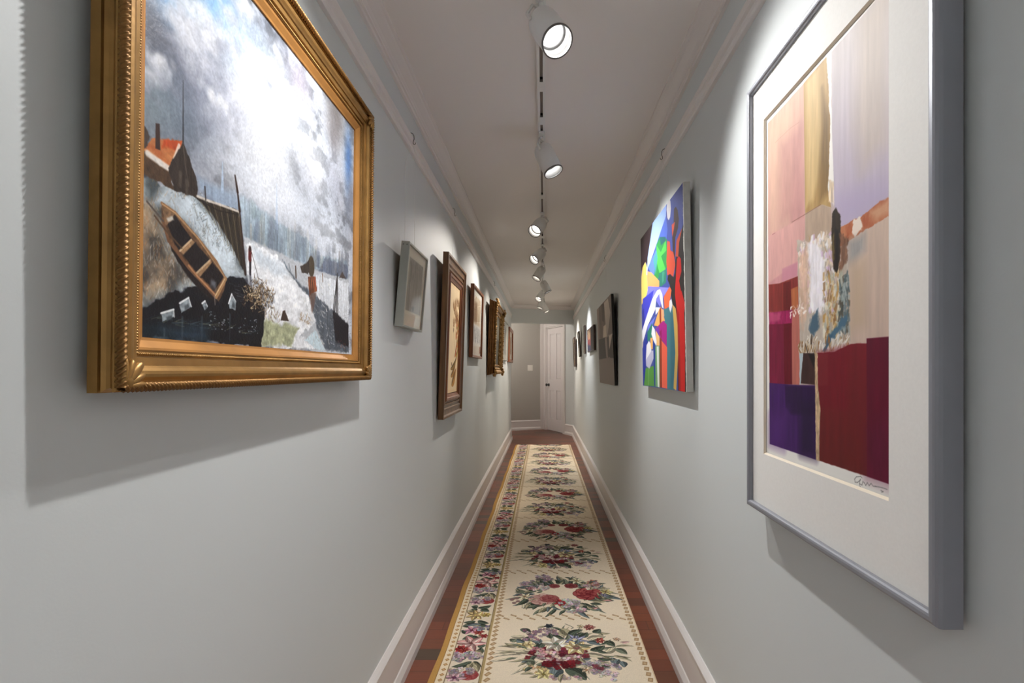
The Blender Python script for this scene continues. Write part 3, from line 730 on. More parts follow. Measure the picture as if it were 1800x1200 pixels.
# pier fence and posts
p.poly([(.140,.648),(.187,.641),(.221,.635),(.293,.625),(.323,.800),(.292,.764),(.265,.729),(.199,.670)], (74, 64, 52), 2, 2, 8, .8, (4, 60), col2=(46, 40, 34))
for k2 in range(13):
    a = [(.155,.648),(.290,.627)]; b = [(.188,.674),(.319,.795)]; f = k2 / 12
    q0 = (a[0][0] + (a[1][0] - a[0][0]) * f, a[0][1] + (a[1][1] - a[0][1]) * f); q1 = (b[0][0] + (b[1][0] - b[0][0]) * f, b[0][1] + (b[1][1] - b[0][1]) * f)
    p.line([q0, q1], 2, [(128, 118, 92), (40, 34, 30)][k2 % 2], .7)
p.line([(.150,.644),(.187,.641),(.224,.636),(.290,.629)], 4, (214, 206, 196), .9, 2); p.line([(.150,.650),(.216,.654),(.290,.638)], 2, (44, 34, 30))
p.line([(.276,.536),(.286,.576),(.295,.625),(.320,.795)], 4, (62, 44, 36), 1, 1.5, 7); p.line([(.173,.611),(.176,.642)], 3, (60, 50, 46))
# black water
p.poly([(-.025,.968),(.031,.928),(.090,.885),(.158,.864),(.207,.887),(.242,.821),(.312,.806),(.348,.834),(.406,.875),(.392,1.001),(.275,.998),(-.025,.999)], (17, 20, 26), 3, 6, 16, .2, (40, 10))
p.poly([(-.025,.978),(.064,.965),(.191,.959),(.192,.999),(-.025,1.006)], (26, 52, 62), 26, 6, 20, .35, (60, 8), alpha=.8)
p.poly([(.056,.977),(.170,.962),(.192,.999),(.092,1.001)], (60, 78, 98), 26, 6, 20, .35, (60, 8), alpha=.6)
p.strokes(tuple([(-.004,.951)][0]) + tuple([(.372,.966)][0]), 44, [(86, 104, 112), (140, 140, 110), (44, 66, 76)], (8, 30), (.8, 1.6), (-.1, .5), .6)
p.strokes(tuple([(.191,.916)][0]) + tuple([(.380,.966)][0]), 46, [(190, 200, 206), (150, 160, 166)], (1, 4), (1, 2.6), (-.4, .4), .9)
p.strokes(tuple([(.254,.829)][0]) + tuple([(.334,.876)][0]), 24, [(120, 122, 128), (80, 82, 90)], (8, 26), (.8, 1.6), (-.1, .1), .6)
for ch in ([(.055,.943),(.087,.930),(.089,.947),(.069,.955),(.059,.962)], [(.103,.913),(.128,.896),(.136,.916),(.109,.933)], [(.168,.903),(.177,.896),(.185,.908),(.175,.921)], [(.257,.889),(.268,.862),(.284,.880),(.282,.904),(.260,.904)]):
    p.poly(ch, (152, 162, 168), 1.5, 2, 8, .25, (6, 6)); p.line([ch[0], ch[1]], 3, (230, 234, 236)); p.line([ch[1], ch[2]], 2, (240, 242, 244), .8)
    cx = sum(q[0] for q in ch) / len(ch); cy = sum(q[1] for q in ch) / len(ch)
    p.poly([(cx + (q[0] - cx) * .45 + .004, cy + (q[1] - cy) * .45 + .004) for q in ch], (92, 100, 106), 3)
    p.line([(cx - .008, cy + .03), (cx - .008, cy + .10)], 4, (90, 104, 112), .6, 3, 1)
# the rowing boat
p.poly([(.053,.699),(.070,.702),(.088,.706),(.146,.741),(.212,.785),(.247,.823),(.242,.854),(.222,.891),(.196,.876),(.127,.827),(.071,.779),(.055,.734)], (112, 84, 60), 1.5, 1, 8, .35, (6, 6))
p.poly([(.073,.780),(.127,.827),(.201,.879),(.222,.891),(.213,.895),(.158,.870),(.108,.832),(.080,.799)], (40, 30, 28), 2, 2)
p.poly([(.064,.731),(.086,.711),(.131,.750),(.189,.786),(.239,.821),(.207,.865),(.137,.820),(.089,.781)], (36, 28, 28), 2, 1, 8, .3, (6, 6))
p.poly([(.055,.704),(.088,.710),(.075,.735),(.064,.746)], (136, 108, 82), 2, 1, 8, .3, (4, 8)); p.poly([(.066,.728),(.081,.717),(.086,.725),(.070,.736)], (196, 190, 180), 3, 1)
for th in ([(.102,.791),(.134,.755),(.147,.759),(.113,.799)], [(.148,.834),(.192,.789),(.200,.795),(.161,.842)]):
    p.poly(th, (164, 132, 100), 1.2, 1, 6, .25, (5, 5)); p.line([th[0], th[1]], 3, (210, 186, 154), .9); p.line([th[3], th[2]], 3, (30, 24, 22), .8, 2)
p.poly([(.195,.837),(.212,.842),(.213,.860),(.196,.856)], (110, 112, 118), 8, 3)
p.line([(.054,.699),(.088,.707),(.151,.744),(.212,.787),(.245,.824)], 5, (152, 116, 82)); p.line([(.055,.700),(.090,.708),(.154,.746),(.242,.821)], 1.6, (206, 172, 132), .8)
p.line([(.056,.734),(.072,.776),(.127,.824),(.210,.878)], 6, (126, 92, 66)); p.line([(.127,.819),(.152,.838),(.210,.874)], 3.4, (200, 150, 110), .8)
p.line([(.245,.825),(.213,.878)], 8, (172, 136, 98)); p.line([(.242,.827),(.211,.876)], 2, (216, 190, 150)); p.line([(.208,.878),(.210,.900)], 2, (150, 140, 132), .8)
p.line([(.019,.709),(.058,.737)], 3, (92, 82, 76)); p.line([(.037,.733),(.062,.754),(.107,.783)], 3, (96, 74, 54))
# bush, stump, people, poles
for q in [(.363,.846),(.385,.827),(.401,.849),(.371,.870),(.425,.851),(.341,.860)]:
    p.strokes((q[0] - .028, q[1] - .035, q[0] + .028, q[1] + .03), 60, [(92, 74, 54), (60, 46, 36), (150, 124, 92), (206, 190, 160)], (4, 12), (1.5, 3.4), (0, PI), .85)
p.strokes(tuple([(.406,.885)][0]) + tuple([(.487,.918)][0]), 50, [(140, 112, 80), (206, 196, 170), (96, 80, 60)], (4, 12), (1, 2.4), (.4, 2.6), .8)
p.strokes(tuple([(.592,.876)][0]) + tuple([(.658,.905)][0]), 40, [(176, 150, 110), (130, 106, 76)], (4, 10), (1.4, 2.6), (.6, 2.5), .8)
p.poly([(.485,.910),(.495,.878),(.506,.871),(.529,.905)], (78, 62, 52), 2, 2)
p.line([(.339,.729),(.340,.791)], 8, (46, 38, 46), 1, 1.5, 6); p.line([(.338,.722),(.338,.749)], 10, (108, 40, 38)); p.ell([(.338,.718)][0], 4, 5, (60, 40, 36)); p.line([(.340,.791),(.344,.824)], 6, (70, 72, 84), .6, 3)
p.line([(.345,.727),(.353,.745),(.376,.798)], 1.6, (70, 62, 62))
p.ell([(.662,.691)][0], 16, 24, (84, 74, 58), 3); p.poly([(.591,.710),(.620,.690),(.648,.672),(.654,.719),(.600,.730)], (72, 64, 58), 3, 3, 8, .3)
p.poly([(.641,.732),(.691,.721),(.702,.772),(.678,.783),(.650,.801)], (132, 84, 58), 2.5, 2, 8, .7, (3, 20)); p.line([(.684,.725),(.697,.767)], 4, (176, 70, 40), .8)
p.poly([(.650,.794),(.696,.780),(.685,.832),(.668,.860)], (120, 92, 80), 4, 3, alpha=.7)
p.line([(.564,.716),(.567,.751)], 6, (98, 82, 72)); p.line([(.740,.700),(.743,.729)], 4, (140, 116, 90)); p.poly([(.873,.684),(.902,.652),(.934,.677)], (92, 84, 84), 2, 1)
p.line([(.501,.715),(.515,.734)], 3, (90, 110, 124), .8); p.line([(.525,.715),(.534,.735)], 3, (110, 124, 134), .8)
p.poly([(.824,.825),(.962,.872),(.964,.969),(.850,.948)], (32, 34, 44), 5, 4, alpha=.9)
for q in (1484, 1500, 1516, 1532): p.line([(.858,.670)] + [([(.825,.839)][0][0] + (q - 1484) * .00082, [(.825,.839)][0][1])], 3, (36, 30, 32), 1, 1.2, 5)
for q in (1484, 1500, 1516, 1532): p.line([([(.825,.839)][0][0] + (q - 1484) * .00082, [(.825,.839)][0][1]), ([(.850,.948)][0][0] + (q - 1484) * .0005, [(.850,.954)][0][1])], 5, (28, 26, 34), .9, 2, 3)
p.strokes(tuple([(.835,.942)][0]) + (.985, .985), 14, [(170, 70, 50), (200, 120, 90)], (2, 6), (1, 2.4), (0, 3), .8)
p.img = np.clip(p.img * (1 + (p.noise(4, 4, 2) - .5)[..., None] * .16), 0, 1) ** 1.16
paint_rect('painted_canvas', p, rect, -yc, M['oil'], t)

# --- small pewter framed drawing
pic = ('L', 2.06, 1.357, 0.005, 4.9, 0.306, 0.318, 0.024, (-0.147, 0.147, 0.006, 0.312))
W, H, yc, rect = pic[5], pic[6], pic[7], pic[8]
t = hang('framed_drawing', 'small pewter framed grey drawing, tilted forward beside the gilded frame', 'drawing', pic, GL)
f2 = MB().frame([(0, 0), (0, .0305), (.001, .0315), (.0075, .0315), (.0085, .030), (.0085, .024), (.0085, 0)], W, H).build('metal_frame', M['pewter'], t)
for q in (.008, .022):
    MB().lathe([(0, 0), (.0022, 0), (.0022, .0012), (0, .0014)], Matrix.Translation((-W / 2 - .0002, -q, H - .012)) @ Matrix.Rotation(R(-90), 4, 'Y'), 12).build('frame_screw', M['hook'], f2)
backing(t, W, H, .009)
p = Paint(196, 204, (208, 198, 180), 21)
p.poly([(.109,.131),(.868,.121),(.933,.809),(.088,.812)], (196, 186, 168), 1.5); 
p.poly([(.133,.140),(.847,.134),(.913,.795),(.124,.797)], (168, 158, 144), 1.2, 0, 8, .7, (9, 60), col2=(118, 110, 100))
p.poly([(.172,.190),(.480,.172),(.492,.338),(.252,.424)], (120, 112, 104), 10, 6, 12, .4, (8, 30), alpha=.7)
p.poly([(.443,.202),(.826,.174),(.831,.326),(.507,.381)], (128, 118, 108), 10, 6, 12, .4, (8, 30), alpha=.6)
p.strokes(tuple([(.135,.208)][0]) + tuple([(1.000,.708)][0]), 260, [(106, 98, 90), (186, 176, 160), (140, 130, 118)], (8, 30), (.8, 1.8), (1.3, 1.8), .4)
p.poly([(.405,.742),(.555,.713),(.552,.770),(.443,.788)], (86, 80, 76), 6, 3, alpha=.8)
p.poly([(.090,.817),(.936,.817),(.912,.849),(.079,.844)], (214, 204, 186), 1.2)
paint_rect('drawing_sheet', p, rect, -yc, M['print'], t)
MB().box(rect[0], rect[1], -.0262, -.0255, rect[2], rect[3]).build('glass_pane', M['clear'], t)
wires('small hook on the left picture rail above the pewter framed drawing', 'L', 2.127, (-.10, .05), 1.672)

# --- walnut framed botanical
pic = ('L', 2.983, 0.933, 0.008, 1.9, 0.614, 0.88, 0.012, (-0.18, 0.18, 0.13, 0.752))
W, H, yc, rect = pic[5], pic[6], pic[7], pic[8]
t = hang('framed_botanical', 'tall walnut frame with wide ribbed border around a cream plant picture', 'picture', pic, GL)
o3 = MB().frame([(0, 0), (0, .030), (.012, .030), (.014, .026), (.018, .021), (.040, .0185), (.043, .024), (.050, .024), (.053, .0165), (.066, .0155), (.069, .022), (.076, .022), (.079, .014), (.090, .014), (.090, 0)], W, H).build('ribbed_frame', M['walnut'], t)
MB().frame([(.089, 0), (.089, .022), (.093, .027), (.106, .027), (.110, .022), (.126, .0155), (.1265, 0)], W, H).build('inner_moulding', M['mahogany'], t)
backing(t, W, H, .09)
p = Paint(220, 380, (238, 208, 160), 31)
p.img *= (1 + (p.noise(40, 60, 3) - .5)[..., None] * .10)
p.poly([(.05, .03), (.95, .03), (.95, .97), (.05, .97)], (240, 218, 180), 1.2, alpha=.5)
for a, b, w, c in [([(.484,.934)][0], [(.873,.768)][0], 40, (160, 114, 54)), ([(.393,.849)][0], [(.797,.729)][0], 24, (146, 104, 48)), ([(.356,.782)][0], [(.946,.639)][0], 20, (128, 98, 46)),
        ([(.691,.670)][0], [(.857,.509)][0], 20, (176, 96, 52)), ([(.425,.749)][0], [(.455,.715)][0], 16, (120, 80, 40)), ([(.774,.660)][0], [(1.017,.575)][0], 18, (156, 124, 58))]:
    p.leaf(a, b, w, c, .08)
p.line([(.487,.816),(.763,.703),(.836,.580),(.818,.449),(.757,.347),(.622,.262)], 3, (120, 86, 44)); p.line([(.668,.601),(.529,.435)], 2, (130, 92, 50)); p.ell([(.522,.414)][0], 6, 9, (104, 66, 40))
for q in [(.810,.370),(.914,.410),(1.035,.440),(.986,.487),(.910,.534),(1.057,.502),(.798,.467),(.946,.559),(.935,.338),(.789,.310)]:
    p.strokes((q[0] - .05, q[1] - .03, q[0] + .06, q[1] + .03), 40, [(190, 92, 56), (206, 120, 70), (150, 120, 60), (120, 130, 70)], (7, 20), (3, 8), (.6, 2.4), .8)
for q in [(.484,.207),(.636,.180),(.793,.152),(.928,.167),(.575,.241),(.746,.262),(.883,.287),(.722,.313),(.533,.356)]:
    p.strokes((q[0] - .06, q[1] - .03, q[0] + .05, q[1] + .03), 34, [(150, 100, 52), (176, 130, 76), (112, 76, 40)], (8, 24), (2.5, 6), (.7, 2.6), .75)
p.leaf([(.620,.254)][0], [(.937,.318)][0], 9, (140, 92, 46), .1); p.leaf([(.665,.267)][0], [(.515,.181)][0], 8, (160, 112, 60), .1)
paint_rect('botanical_print', p, rect, -yc, M['print'], t)
wires('small hook on the left picture rail above the walnut ribbed frame', 'L', 3.11, (-.02,), 1.80)

# --- the other left wall frames
def simple(name, label, cat, pic, group, frame, fm, yc, rect, P, glass=True, pm='print', inner=None, matm=None):
    t = hang(name, label, cat, pic, group); W, H = pic[5], pic[6]
    MB().frame(frame, W, H).build('frame', fm, t)
    backing(t, W, H, .008)
    paint_rect(inner or 'picture_sheet', P, rect, -yc, M[pm], t)
    if glass: MB().box(rect[0], rect[1], -yc - .0030, -yc - .0022, rect[2], rect[3]).build('glass_pane', M['clear'], t)
    return t
def fprof(w, d, lip=.006): return [(0, 0), (0, d - .002), (.002, d), (w * .55, d), (w * .8, d - .002), (w, d - lip), (w, 0)]
p = Paint(150, 140, (218, 212, 204), 41)
p.poly([(.12, .1), (.88, .1), (.88, .52), (.12, .52)], (190, 160, 126), 3, 2, 8, .6, (30, 20), col2=(222, 208, 190))
p.poly([(.15, .2), (.5, .18), (.5, .5), (.15, .5)], (150, 112, 78), 8, 4, 10, .4)
p.poly([(.12, .56), (.88, .56), (.88, .80), (.12, .80)], (196, 192, 190), 3, 2, 8, .4)
p.strokes((.14, .58, .86, .78), 120, [(150, 148, 150), (120, 120, 124)], (4, 14), (.6, 1.2), (-.2, .2), .5)
p.poly([(.02, .86), (.98, .84), (.98, .98), (.02, .98)], (206, 188, 170), 4, alpha=.7); p.poly([(.84, .84), (.97, .84), (.97, .95), (.84, .95)], (150, 90, 60), 2)
simple('framed_print', 'thin mahogany framed sepia print under shiny glass, next beyond the walnut frame', 'print', ('L', 4.115, 1.290, .005, 1.5, .60, .55, 0, 0), GL, fprof(.022, .028, .012), M['mahogany'], .014, (-.28, .28, .02, .53), p)

# --- the carved baroque frame
t = hang('carved_frame_painting', 'deep gilded baroque frame with scalloped carved edges and crested corners', 'painting', ('L', 5.55, 1.145, .005, 2.0, 1.0, .75, 0, 0), GL)
W, H = 1.0, .75
MB().frame([(0, 0), (0, .012), (.006, .016), (.008, .030), (.016, .040), (.013, .050), (.018, .060), (.020, 0)], W, H).build('outer_shell', M['gold_dark'], t)
base = MB().frame([(.018, .0), (.018, .060), (.030, .072), (.040, .066), (.060, .042), (.085, .030), (.100, .033), (.108, .028), (.110, 0)], W, H).build('carved_frame', M['gold'], t)
cv = MB()
def along(d, h, step, fn):
    a, b = W / 2 - d, H - d
    for (x0, z0, x1, z1) in ((-a, d, a, d), (a, d, a, b), (a, b, -a, b), (-a, b, -a, d)):
        L = math.hypot(x1 - x0, z1 - z0); n = int(L / step)
        for k in range(n + 1):
            f = k / n; fn(Vector((x0 + (x1 - x0) * f, -h, z0 + (z1 - z0) * f)), (x1 - x0) / L, (z1 - z0) / L, k)
def scallop(c, tx, tz, k):
    s = .017 if k % 2 else .011
    cv.blob(c, (s, .008, s * .48), Euler((0, -math.atan2(tz, tx) + .9 * (-1) ** k + rng.uniform(-.3, .3), 0)), 8, 6)
along(.024, .072, .024, scallop); along(.100, .034, .018, lambda c, tx, tz, k: cv.blob(c, (.008, .007, .008), None, 8, 5))
along(.060, .046, .050, lambda c, tx, tz, k: cv.blob(c, (.022, .008, .007), Euler((0, -math.atan2(tz, tx) + .6 * (-1) ** k, 0)), 8, 6))
cv.build('carved_scallops', M['gold'], base)
for cx in (-1, 1):
    for cz in (0, 1):
        o = MB(); px, pz = cx * (W / 2 - .03), (.03 if cz == 0 else H - .03)
        for k in range(9):
            a = k * 2 * PI / 9; o.blob((px + .030 * math.cos(a), -.078, pz + .030 * math.sin(a)), (.016, .010, .010), Euler((0, -a, 0)), 8, 6)
        o.blob((px, -.084, pz), (.020, .014, .020), None, 12, 8)
        o.blob((px + cx * .030, -.070, pz + (.03 if cz else -.03)), (.014, .014, .014), None, 8, 6)
        o.build('corner_crest', M['gold'], base)
backing(t, W, H, .10)
p = Paint(160, 116, (96, 84, 62), 51)
p.poly([(0, 0), (1, 0), (1, .5), (0, .55)], (150, 140, 116), 20, 6, 20, .4, (30, 20)); p.poly([(0, .55), (1, .5), (1, 1), (0, 1)], (70, 62, 40), 10, 6, 20, .4, (20, 10))
p.poly([(.1, .2), (.35, .15), (.4, .7), (.05, .7)], (52, 54, 34), 12, 8, 12, .4)
paint_rect('painted_canvas', p, (-.392, .392, .108, .642), -.026, M['oil'], t)
wires('small hook on the left picture rail above the carved gilded frame', 'L', 5.66, (-.03,), 1.90)

p = Paint(120, 70, (196, 194, 188), 61)
p.poly([(.1, .14), (.9, .14), (.9, .86), (.1, .86)], (150, 150, 146), 3, 2, 8, .5, (16, 16), col2=(190, 186, 178))
simple('framed_print', 'slim pewter framed grey print half hidden behind the carved gilded frame', 'print', ('L', 7.12, 1.330, .005, 1.0, 1.04, .55, 0, 0), GL, fprof(.014, .026), M['pewter'], .014, (-.508, .508, .012, .538), p)
p = Paint(100, 60, (232, 222, 208), 71)
p.poly([(.22, .2), (.78, .2), (.78, .8), (.22, .8)], (196, 172, 144), 3, 2, 8, .5, (16, 16), col2=(150, 120, 90))
simple('framed_print', 'brown wooden framed print with pale mat, last on the left wall', 'print', ('L', 8.33, 1.322, .005, .5, .90, .545, 0, 0), GL, fprof(.05, .038, .012), M['brown_frame'], .018, (-.405, .405, .046, .499), p)

# --- the big silver framed collage
pic = ('R', 0.966, 0.857, 0.01, 0.0, 0.616, 1.024, 0.019, (-0.238, 0.208, 0.132, 0.925))
W, H, yc, rect = pic[5], pic[6], pic[7], pic[8]
t = hang('framed_collage', 'very large silver grey framed abstract collage in white mat, magenta blocks below', 'collage', pic, GR)
pf = [(0, 0), (0, .026), (.0008, .031), (.003, .0345), (.006, .0358), (.011, .0358), (.014, .0345), (.0158, .031), (.016, .028), (.016, 0)]
MB().frame(pf, W, H).build('metal_frame', M['steel'], t)
backing(t, W, H, .016, .012)
mb = MB(); x0, x1, z0, z1 = -.232, .202, .138, .919; X0, X1, Z0, Z1 = -W / 2 + .015, W / 2 - .015, .015, H - .015
for a, b, c, d in ((X0, x0, Z0, Z1), (x1, X1, Z0, Z1), (x0, x1, Z0, z0), (x0, x1, z1, Z1)): mb.box(a, b, -.0245, -.0205, c, d)
mo = mb.build('mat_board', M['matboard'], t)
bv = MB(); g = .004
for (a, b) in (((x0, z0), (x1, z0)), ((x1, z0), (x1, z1)), ((x1, z1), (x0, z1)), ((x0, z1), (x0, z0))):
    ins = lambda q: (q[0] + (g if q[0] == x0 else -g), q[1] + (g if q[1] == z0 else -g))
    ia, ib = ins(a), ins(b)
    bv.add([(a[0], -.0245, a[1]), (b[0], -.0245, b[1]), (ib[0], -.0200, ib[1]), (ia[0], -.0200, ia[1])], [(0, 1, 2, 3)])
bv.build('mat_bevel', M['bevelcut'], mo)
p = Paint(446, 793, (240, 238, 234), 81)
def B_(pts, col, **k): p.poly(pts, col, **k); return p
B_([(.038,.025),(.399,.023),(.592,.019),(.625,.022),(.887,.017),(.976,.010),(.980,.031),(.966,.683),(.973,.961),(.058,.959),(.046,.496),(.041,.330)], (208, 190, 180), soft=2, rough=1.5, rs=20, var=.05)
B_([(.038,.025),(.404,.024),(.409,.244),(.414,.395),(.350,.422),(.350,.459),(.344,.502),(.166,.504),(.045,.496)], (216, 178, 158), grad=(214, 158, 160), var=.08, vs=(10, 60))
B_([(.048,.041),(.283,.043),(.296,.219),(.283,.367),(.045,.363)], (222, 190, 166), soft=30, var=.06, vs=(10, 60), alpha=.6)
B_([(.166,.112),(.402,.117),(.404,.243),(.402,.361),(.166,.341)], (198, 150, 146), soft=40, var=.1, vs=(14, 60), alpha=.6)
B_([(.045,.355),(.337,.358),(.414,.363),(.414,.417),(.350,.422),(.350,.466),(.045,.492)], (220, 172, 166), soft=4, var=.06, vs=(10, 50))
B_([(.196,.467),(.350,.466),(.348,.503),(.196,.503)], (206, 144, 160), soft=4, alpha=.8)
B_([(.402,.023),(.592,.019),(.613,.158),(.616,.289),(.599,.325),(.622,.375),(.554,.356),(.416,.353)], (206, 176, 120), var=.5, vs=(9, 120), col2=(168, 134, 84), soft=1.5)
B_([(.414,.027),(.532,.024),(.543,.172),(.532,.271),(.486,.330),(.426,.337)], (226, 200, 150), soft=14, var=.15, vs=(8, 100), alpha=.6)
B_([(.554,.081),(.607,.157),(.614,.289),(.599,.335),(.532,.349),(.532,.271),(.554,.175)], (130, 102, 58), soft=18, var=.2, vs=(7, 90), alpha=.8)
B_([(.416,.353),(.554,.356),(.622,.376),(.625,.434),(.451,.431),(.416,.421)], (190, 168, 148), var=.08, vs=(10, 40))
p.line([(.294,.355),(.439,.355),(.543,.354)], 1.4, (140, 98, 84), .8); p.line([(.088,.357),(.120,.357)], 1.4, (160, 96, 104), .7); p.line([(.120,.102),(.283,.103),(.363,.110)], 1, (176, 132, 120), .5)
B_([(.588,.018),(.625,.021),(.625,.129),(.638,.294),(.650,.297),(.643,.376),(.607,.353),(.599,.325),(.616,.192)], (244, 240, 234), rough=2, rs=10)
B_([(.607,.307),(.643,.321),(.643,.369),(.607,.358)], (226, 206, 180), rough=3, rs=8, soft=4, var=.3)
B_([(.625,.022),(.887,.017),(.976,.010),(.976,.045),(.966,.416),(.822,.429),(.692,.429),(.646,.378),(.638,.294),(.626,.194)], (204, 196, 194), grad=(194, 182, 202), var=.05, vs=(8, 90))
B_([(.805,.011),(.976,.013),(.972,.314),(.822,.335),(.770,.233)], (204, 190, 176), soft=50, alpha=.7, var=.06, vs=(8, 80))
B_([(.658,.350),(.966,.391),(.966,.416),(.822,.429),(.692,.429),(.653,.384)], (190, 177, 205), soft=40, alpha=.8)
B_([(.683,.430),(.770,.426),(.814,.430),(.902,.418),(.968,.417),(.969,.453),(.855,.461),(.742,.468),(.678,.474)], (204, 142, 104), rough=3, rs=12, var=.7, vs=(10, 24), col2=(176, 92, 56))
B_([(.871,.428),(.968,.421),(.969,.448),(.895,.449)], (216, 170, 136), soft=10, rough=3, alpha=.8); B_([(.770,.429),(.814,.429),(.822,.452),(.779,.466),(.762,.455)], (242, 226, 212), rough=4, rs=8, soft=3)
B_([(.742,.468),(.855,.461),(.969,.453),(.970,.683),(.847,.679),(.845,.690),(.753,.689),(.745,.593)], (212, 190, 174), var=.06, vs=(10, 80), grad=(206, 184, 170))
B_([(.740,.468),(.840,.467),(.839,.501),(.770,.516),(.738,.519)], (164, 162, 160), soft=20, alpha=.9, var=.1); B_([(.753,.520),(.839,.524),(.839,.652),(.753,.663)], (198, 176, 150), soft=30, alpha=.7)
B_([(.337,.411),(.361,.412),(.451,.436),(.599,.436),(.628,.435),(.638,.520),(.658,.554),(.697,.495),(.738,.515),(.748,.623),(.754,.685),(.742,.683),(.638,.703),(.509,.704),(.498,.705),(.357,.703),(.344,.682),(.366,.636),(.350,.591),(.353,.452)], (216, 206, 196), rough=3, rs=12, var=.5, vs=(10, 30), col2=(170, 156, 140))
cb_ = tuple([(.366,.424)][0]) + tuple([(.638,.604)][0])
p.patches(cb_, 230, [(250, 248, 248), (240, 236, 240), (214, 186, 216), (236, 218, 196)], (6, 20), (5, 12), (1.0, 2.1), .7)
p.strokes(cb_, 60, [(150, 96, 120), (190, 150, 90), (206, 170, 120), (120, 90, 80)], (5, 20), (1, 3), (1.0, 2.2), .6)
B_([(.357,.452),(.439,.434),(.451,.569),(.402,.637),(.366,.628)], (224, 188, 164), soft=14, rough=6, rs=12, alpha=.8, var=.2, vs=(8, 50))
B_([(.445,.435),(.532,.437),(.576,.513),(.554,.611),(.463,.598)], (244, 240, 246), soft=10, rough=8, rs=14, alpha=.9, var=.1)
p.patches(tuple([(.565,.525)][0]) + tuple([(.697,.676)][0]), 130, [(196, 156, 92), (226, 206, 164), (236, 230, 214), (150, 112, 70), (180, 184, 170)], (8, 24), (4, 10), (1.0, 2.1), .7)
p.patches(tuple([(.678,.537)][0]) + tuple([(.744,.669)][0]), 90, [(104, 124, 132), (76, 92, 96), (170, 180, 178), (90, 84, 72)], (8, 24), (4, 9), (1.1, 2.0), .7)
B_([(.463,.623),(.521,.602),(.532,.644),(.486,.662),(.451,.647)], (84, 110, 128), soft=6, rough=5, rs=10); B_([(.607,.664),(.697,.633),(.734,.623),(.725,.647),(.638,.674),(.607,.673),(.565,.685)], (84, 118, 140), soft=5, rough=5, rs=10)
B_([(.554,.698),(.607,.667),(.638,.665),(.618,.683),(.576,.702)], (70, 104, 130), soft=4, rough=3)
p.patches(tuple([(.357,.668)][0]) + tuple([(.509,.706)][0]), 70, [(240, 236, 226), (150, 112, 70), (70, 56, 44), (206, 190, 164)], (6, 22), (2, 5), (.7, 2.4), .85)
p.patches(tuple([(.521,.670)][0]) + tuple([(.734,.699)][0]), 60, [(244, 240, 232), (206, 180, 140), (150, 110, 70), (226, 220, 214)], (8, 26), (2, 6), (.7, 1.6), .8)
B_([(.628,.389),(.653,.381),(.689,.407),(.685,.494),(.663,.529),(.638,.517),(.624,.431)], (52, 38, 24), soft=2.5, rough=2.2, rs=8, var=.4, vs=(4, 30))
B_([(.648,.425),(.673,.435),(.668,.510),(.653,.518)], (26, 18, 16), soft=4, rough=3); B_([(.683,.440),(.736,.463),(.727,.511),(.683,.528)], (130, 92, 70), soft=5, rough=5, rs=8, var=.4, vs=(5, 30), alpha=.9)
B_([(.626,.444),(.643,.437),(.646,.495),(.634,.500)], (122, 106, 60), soft=4, rough=4, alpha=.8)
B_([(.045,.496),(.166,.504),(.350,.503),(.358,.586),(.296,.589),(.048,.579)], (140, 54, 50), var=.15, vs=(6, 60), soft=1.5)
B_([(.208,.507),(.285,.509),(.291,.589),(.211,.588)], (112, 32, 32), var=.12); B_([(.285,.531),(.350,.529),(.353,.584),(.294,.589)], (186, 112, 72), var=.12, soft=2)
B_([(.051,.579),(.302,.586),(.307,.629),(.055,.617)], (158, 30, 92), var=.25, vs=(6, 20)); B_([(.055,.580),(.181,.584),(.181,.607),(.058,.609)], (200, 96, 128), soft=8, rough=5, alpha=.7)
B_([(.051,.612),(.211,.619),(.214,.636),(.220,.784),(.058,.783),(.051,.629)], (128, 20, 62), var=.12, vs=(8, 60)); B_([(.211,.619),(.303,.621),(.294,.640),(.299,.783),(.219,.784),(.211,.636)], (110, 8, 34), var=.12, vs=(8, 60))
B_([(.296,.589),(.361,.588),(.368,.672),(.350,.683),(.368,.716),(.368,.783),(.296,.783),(.292,.640)], (190, 116, 104), var=.1, vs=(8, 60), soft=2)
p.patches(tuple([(.269,.578)][0]) + tuple([(.414,.606)][0]), 26, [(250, 240, 232), (226, 200, 190)], (5, 14), (2, 5), (0, 2.6), .9)
B_([(.055,.782),(.299,.784),(.500,.782),(.505,.961),(.060,.959)], (74, 30, 104), var=.15, vs=(10, 70)); B_([(.226,.787),(.500,.784),(.500,.855),(.283,.862),(.233,.845)], (44, 12, 66), soft=8, alpha=.85, var=.15); B_([(.374,.825),(.502,.821),(.505,.959),(.370,.960)], (40, 18, 62), soft=30, alpha=.8)
B_([(.063,.877),(.255,.852),(.211,.959),(.063,.957)], (92, 44, 124), soft=40, alpha=.7)
B_([(.395,.702),(.500,.705),(.500,.781),(.374,.779)], (70, 44, 42), var=.15, soft=2); B_([(.439,.704),(.500,.707),(.498,.745)], (34, 22, 22), soft=4); B_([(.366,.703),(.399,.703),(.384,.752),(.374,.781),(.366,.782)], (186, 200, 206), soft=2, rough=2)
B_([(.516,.704),(.638,.704),(.697,.697),(.753,.689),(.851,.691),(.853,.961),(.530,.961),(.539,.840),(.521,.786)], (128, 26, 42), grad=(112, 34, 34), var=.08, vs=(14, 80), rough=1, soft=1.5)
B_([(.516,.704),(.734,.693),(.734,.831),(.543,.833)], (126, 14, 40), soft=14, alpha=.6, var=.1); B_([(.518,.708),(.597,.707),(.599,.780),(.523,.783)], (132, 44, 50), soft=3, alpha=.6)
B_([(.495,.704),(.518,.704),(.523,.786),(.541,.840),(.530,.888),(.532,.961),(.506,.960),(.501,.821)], (202, 176, 142), rough=1.5, rs=8, var=.3, vs=(4, 12), soft=1.5)
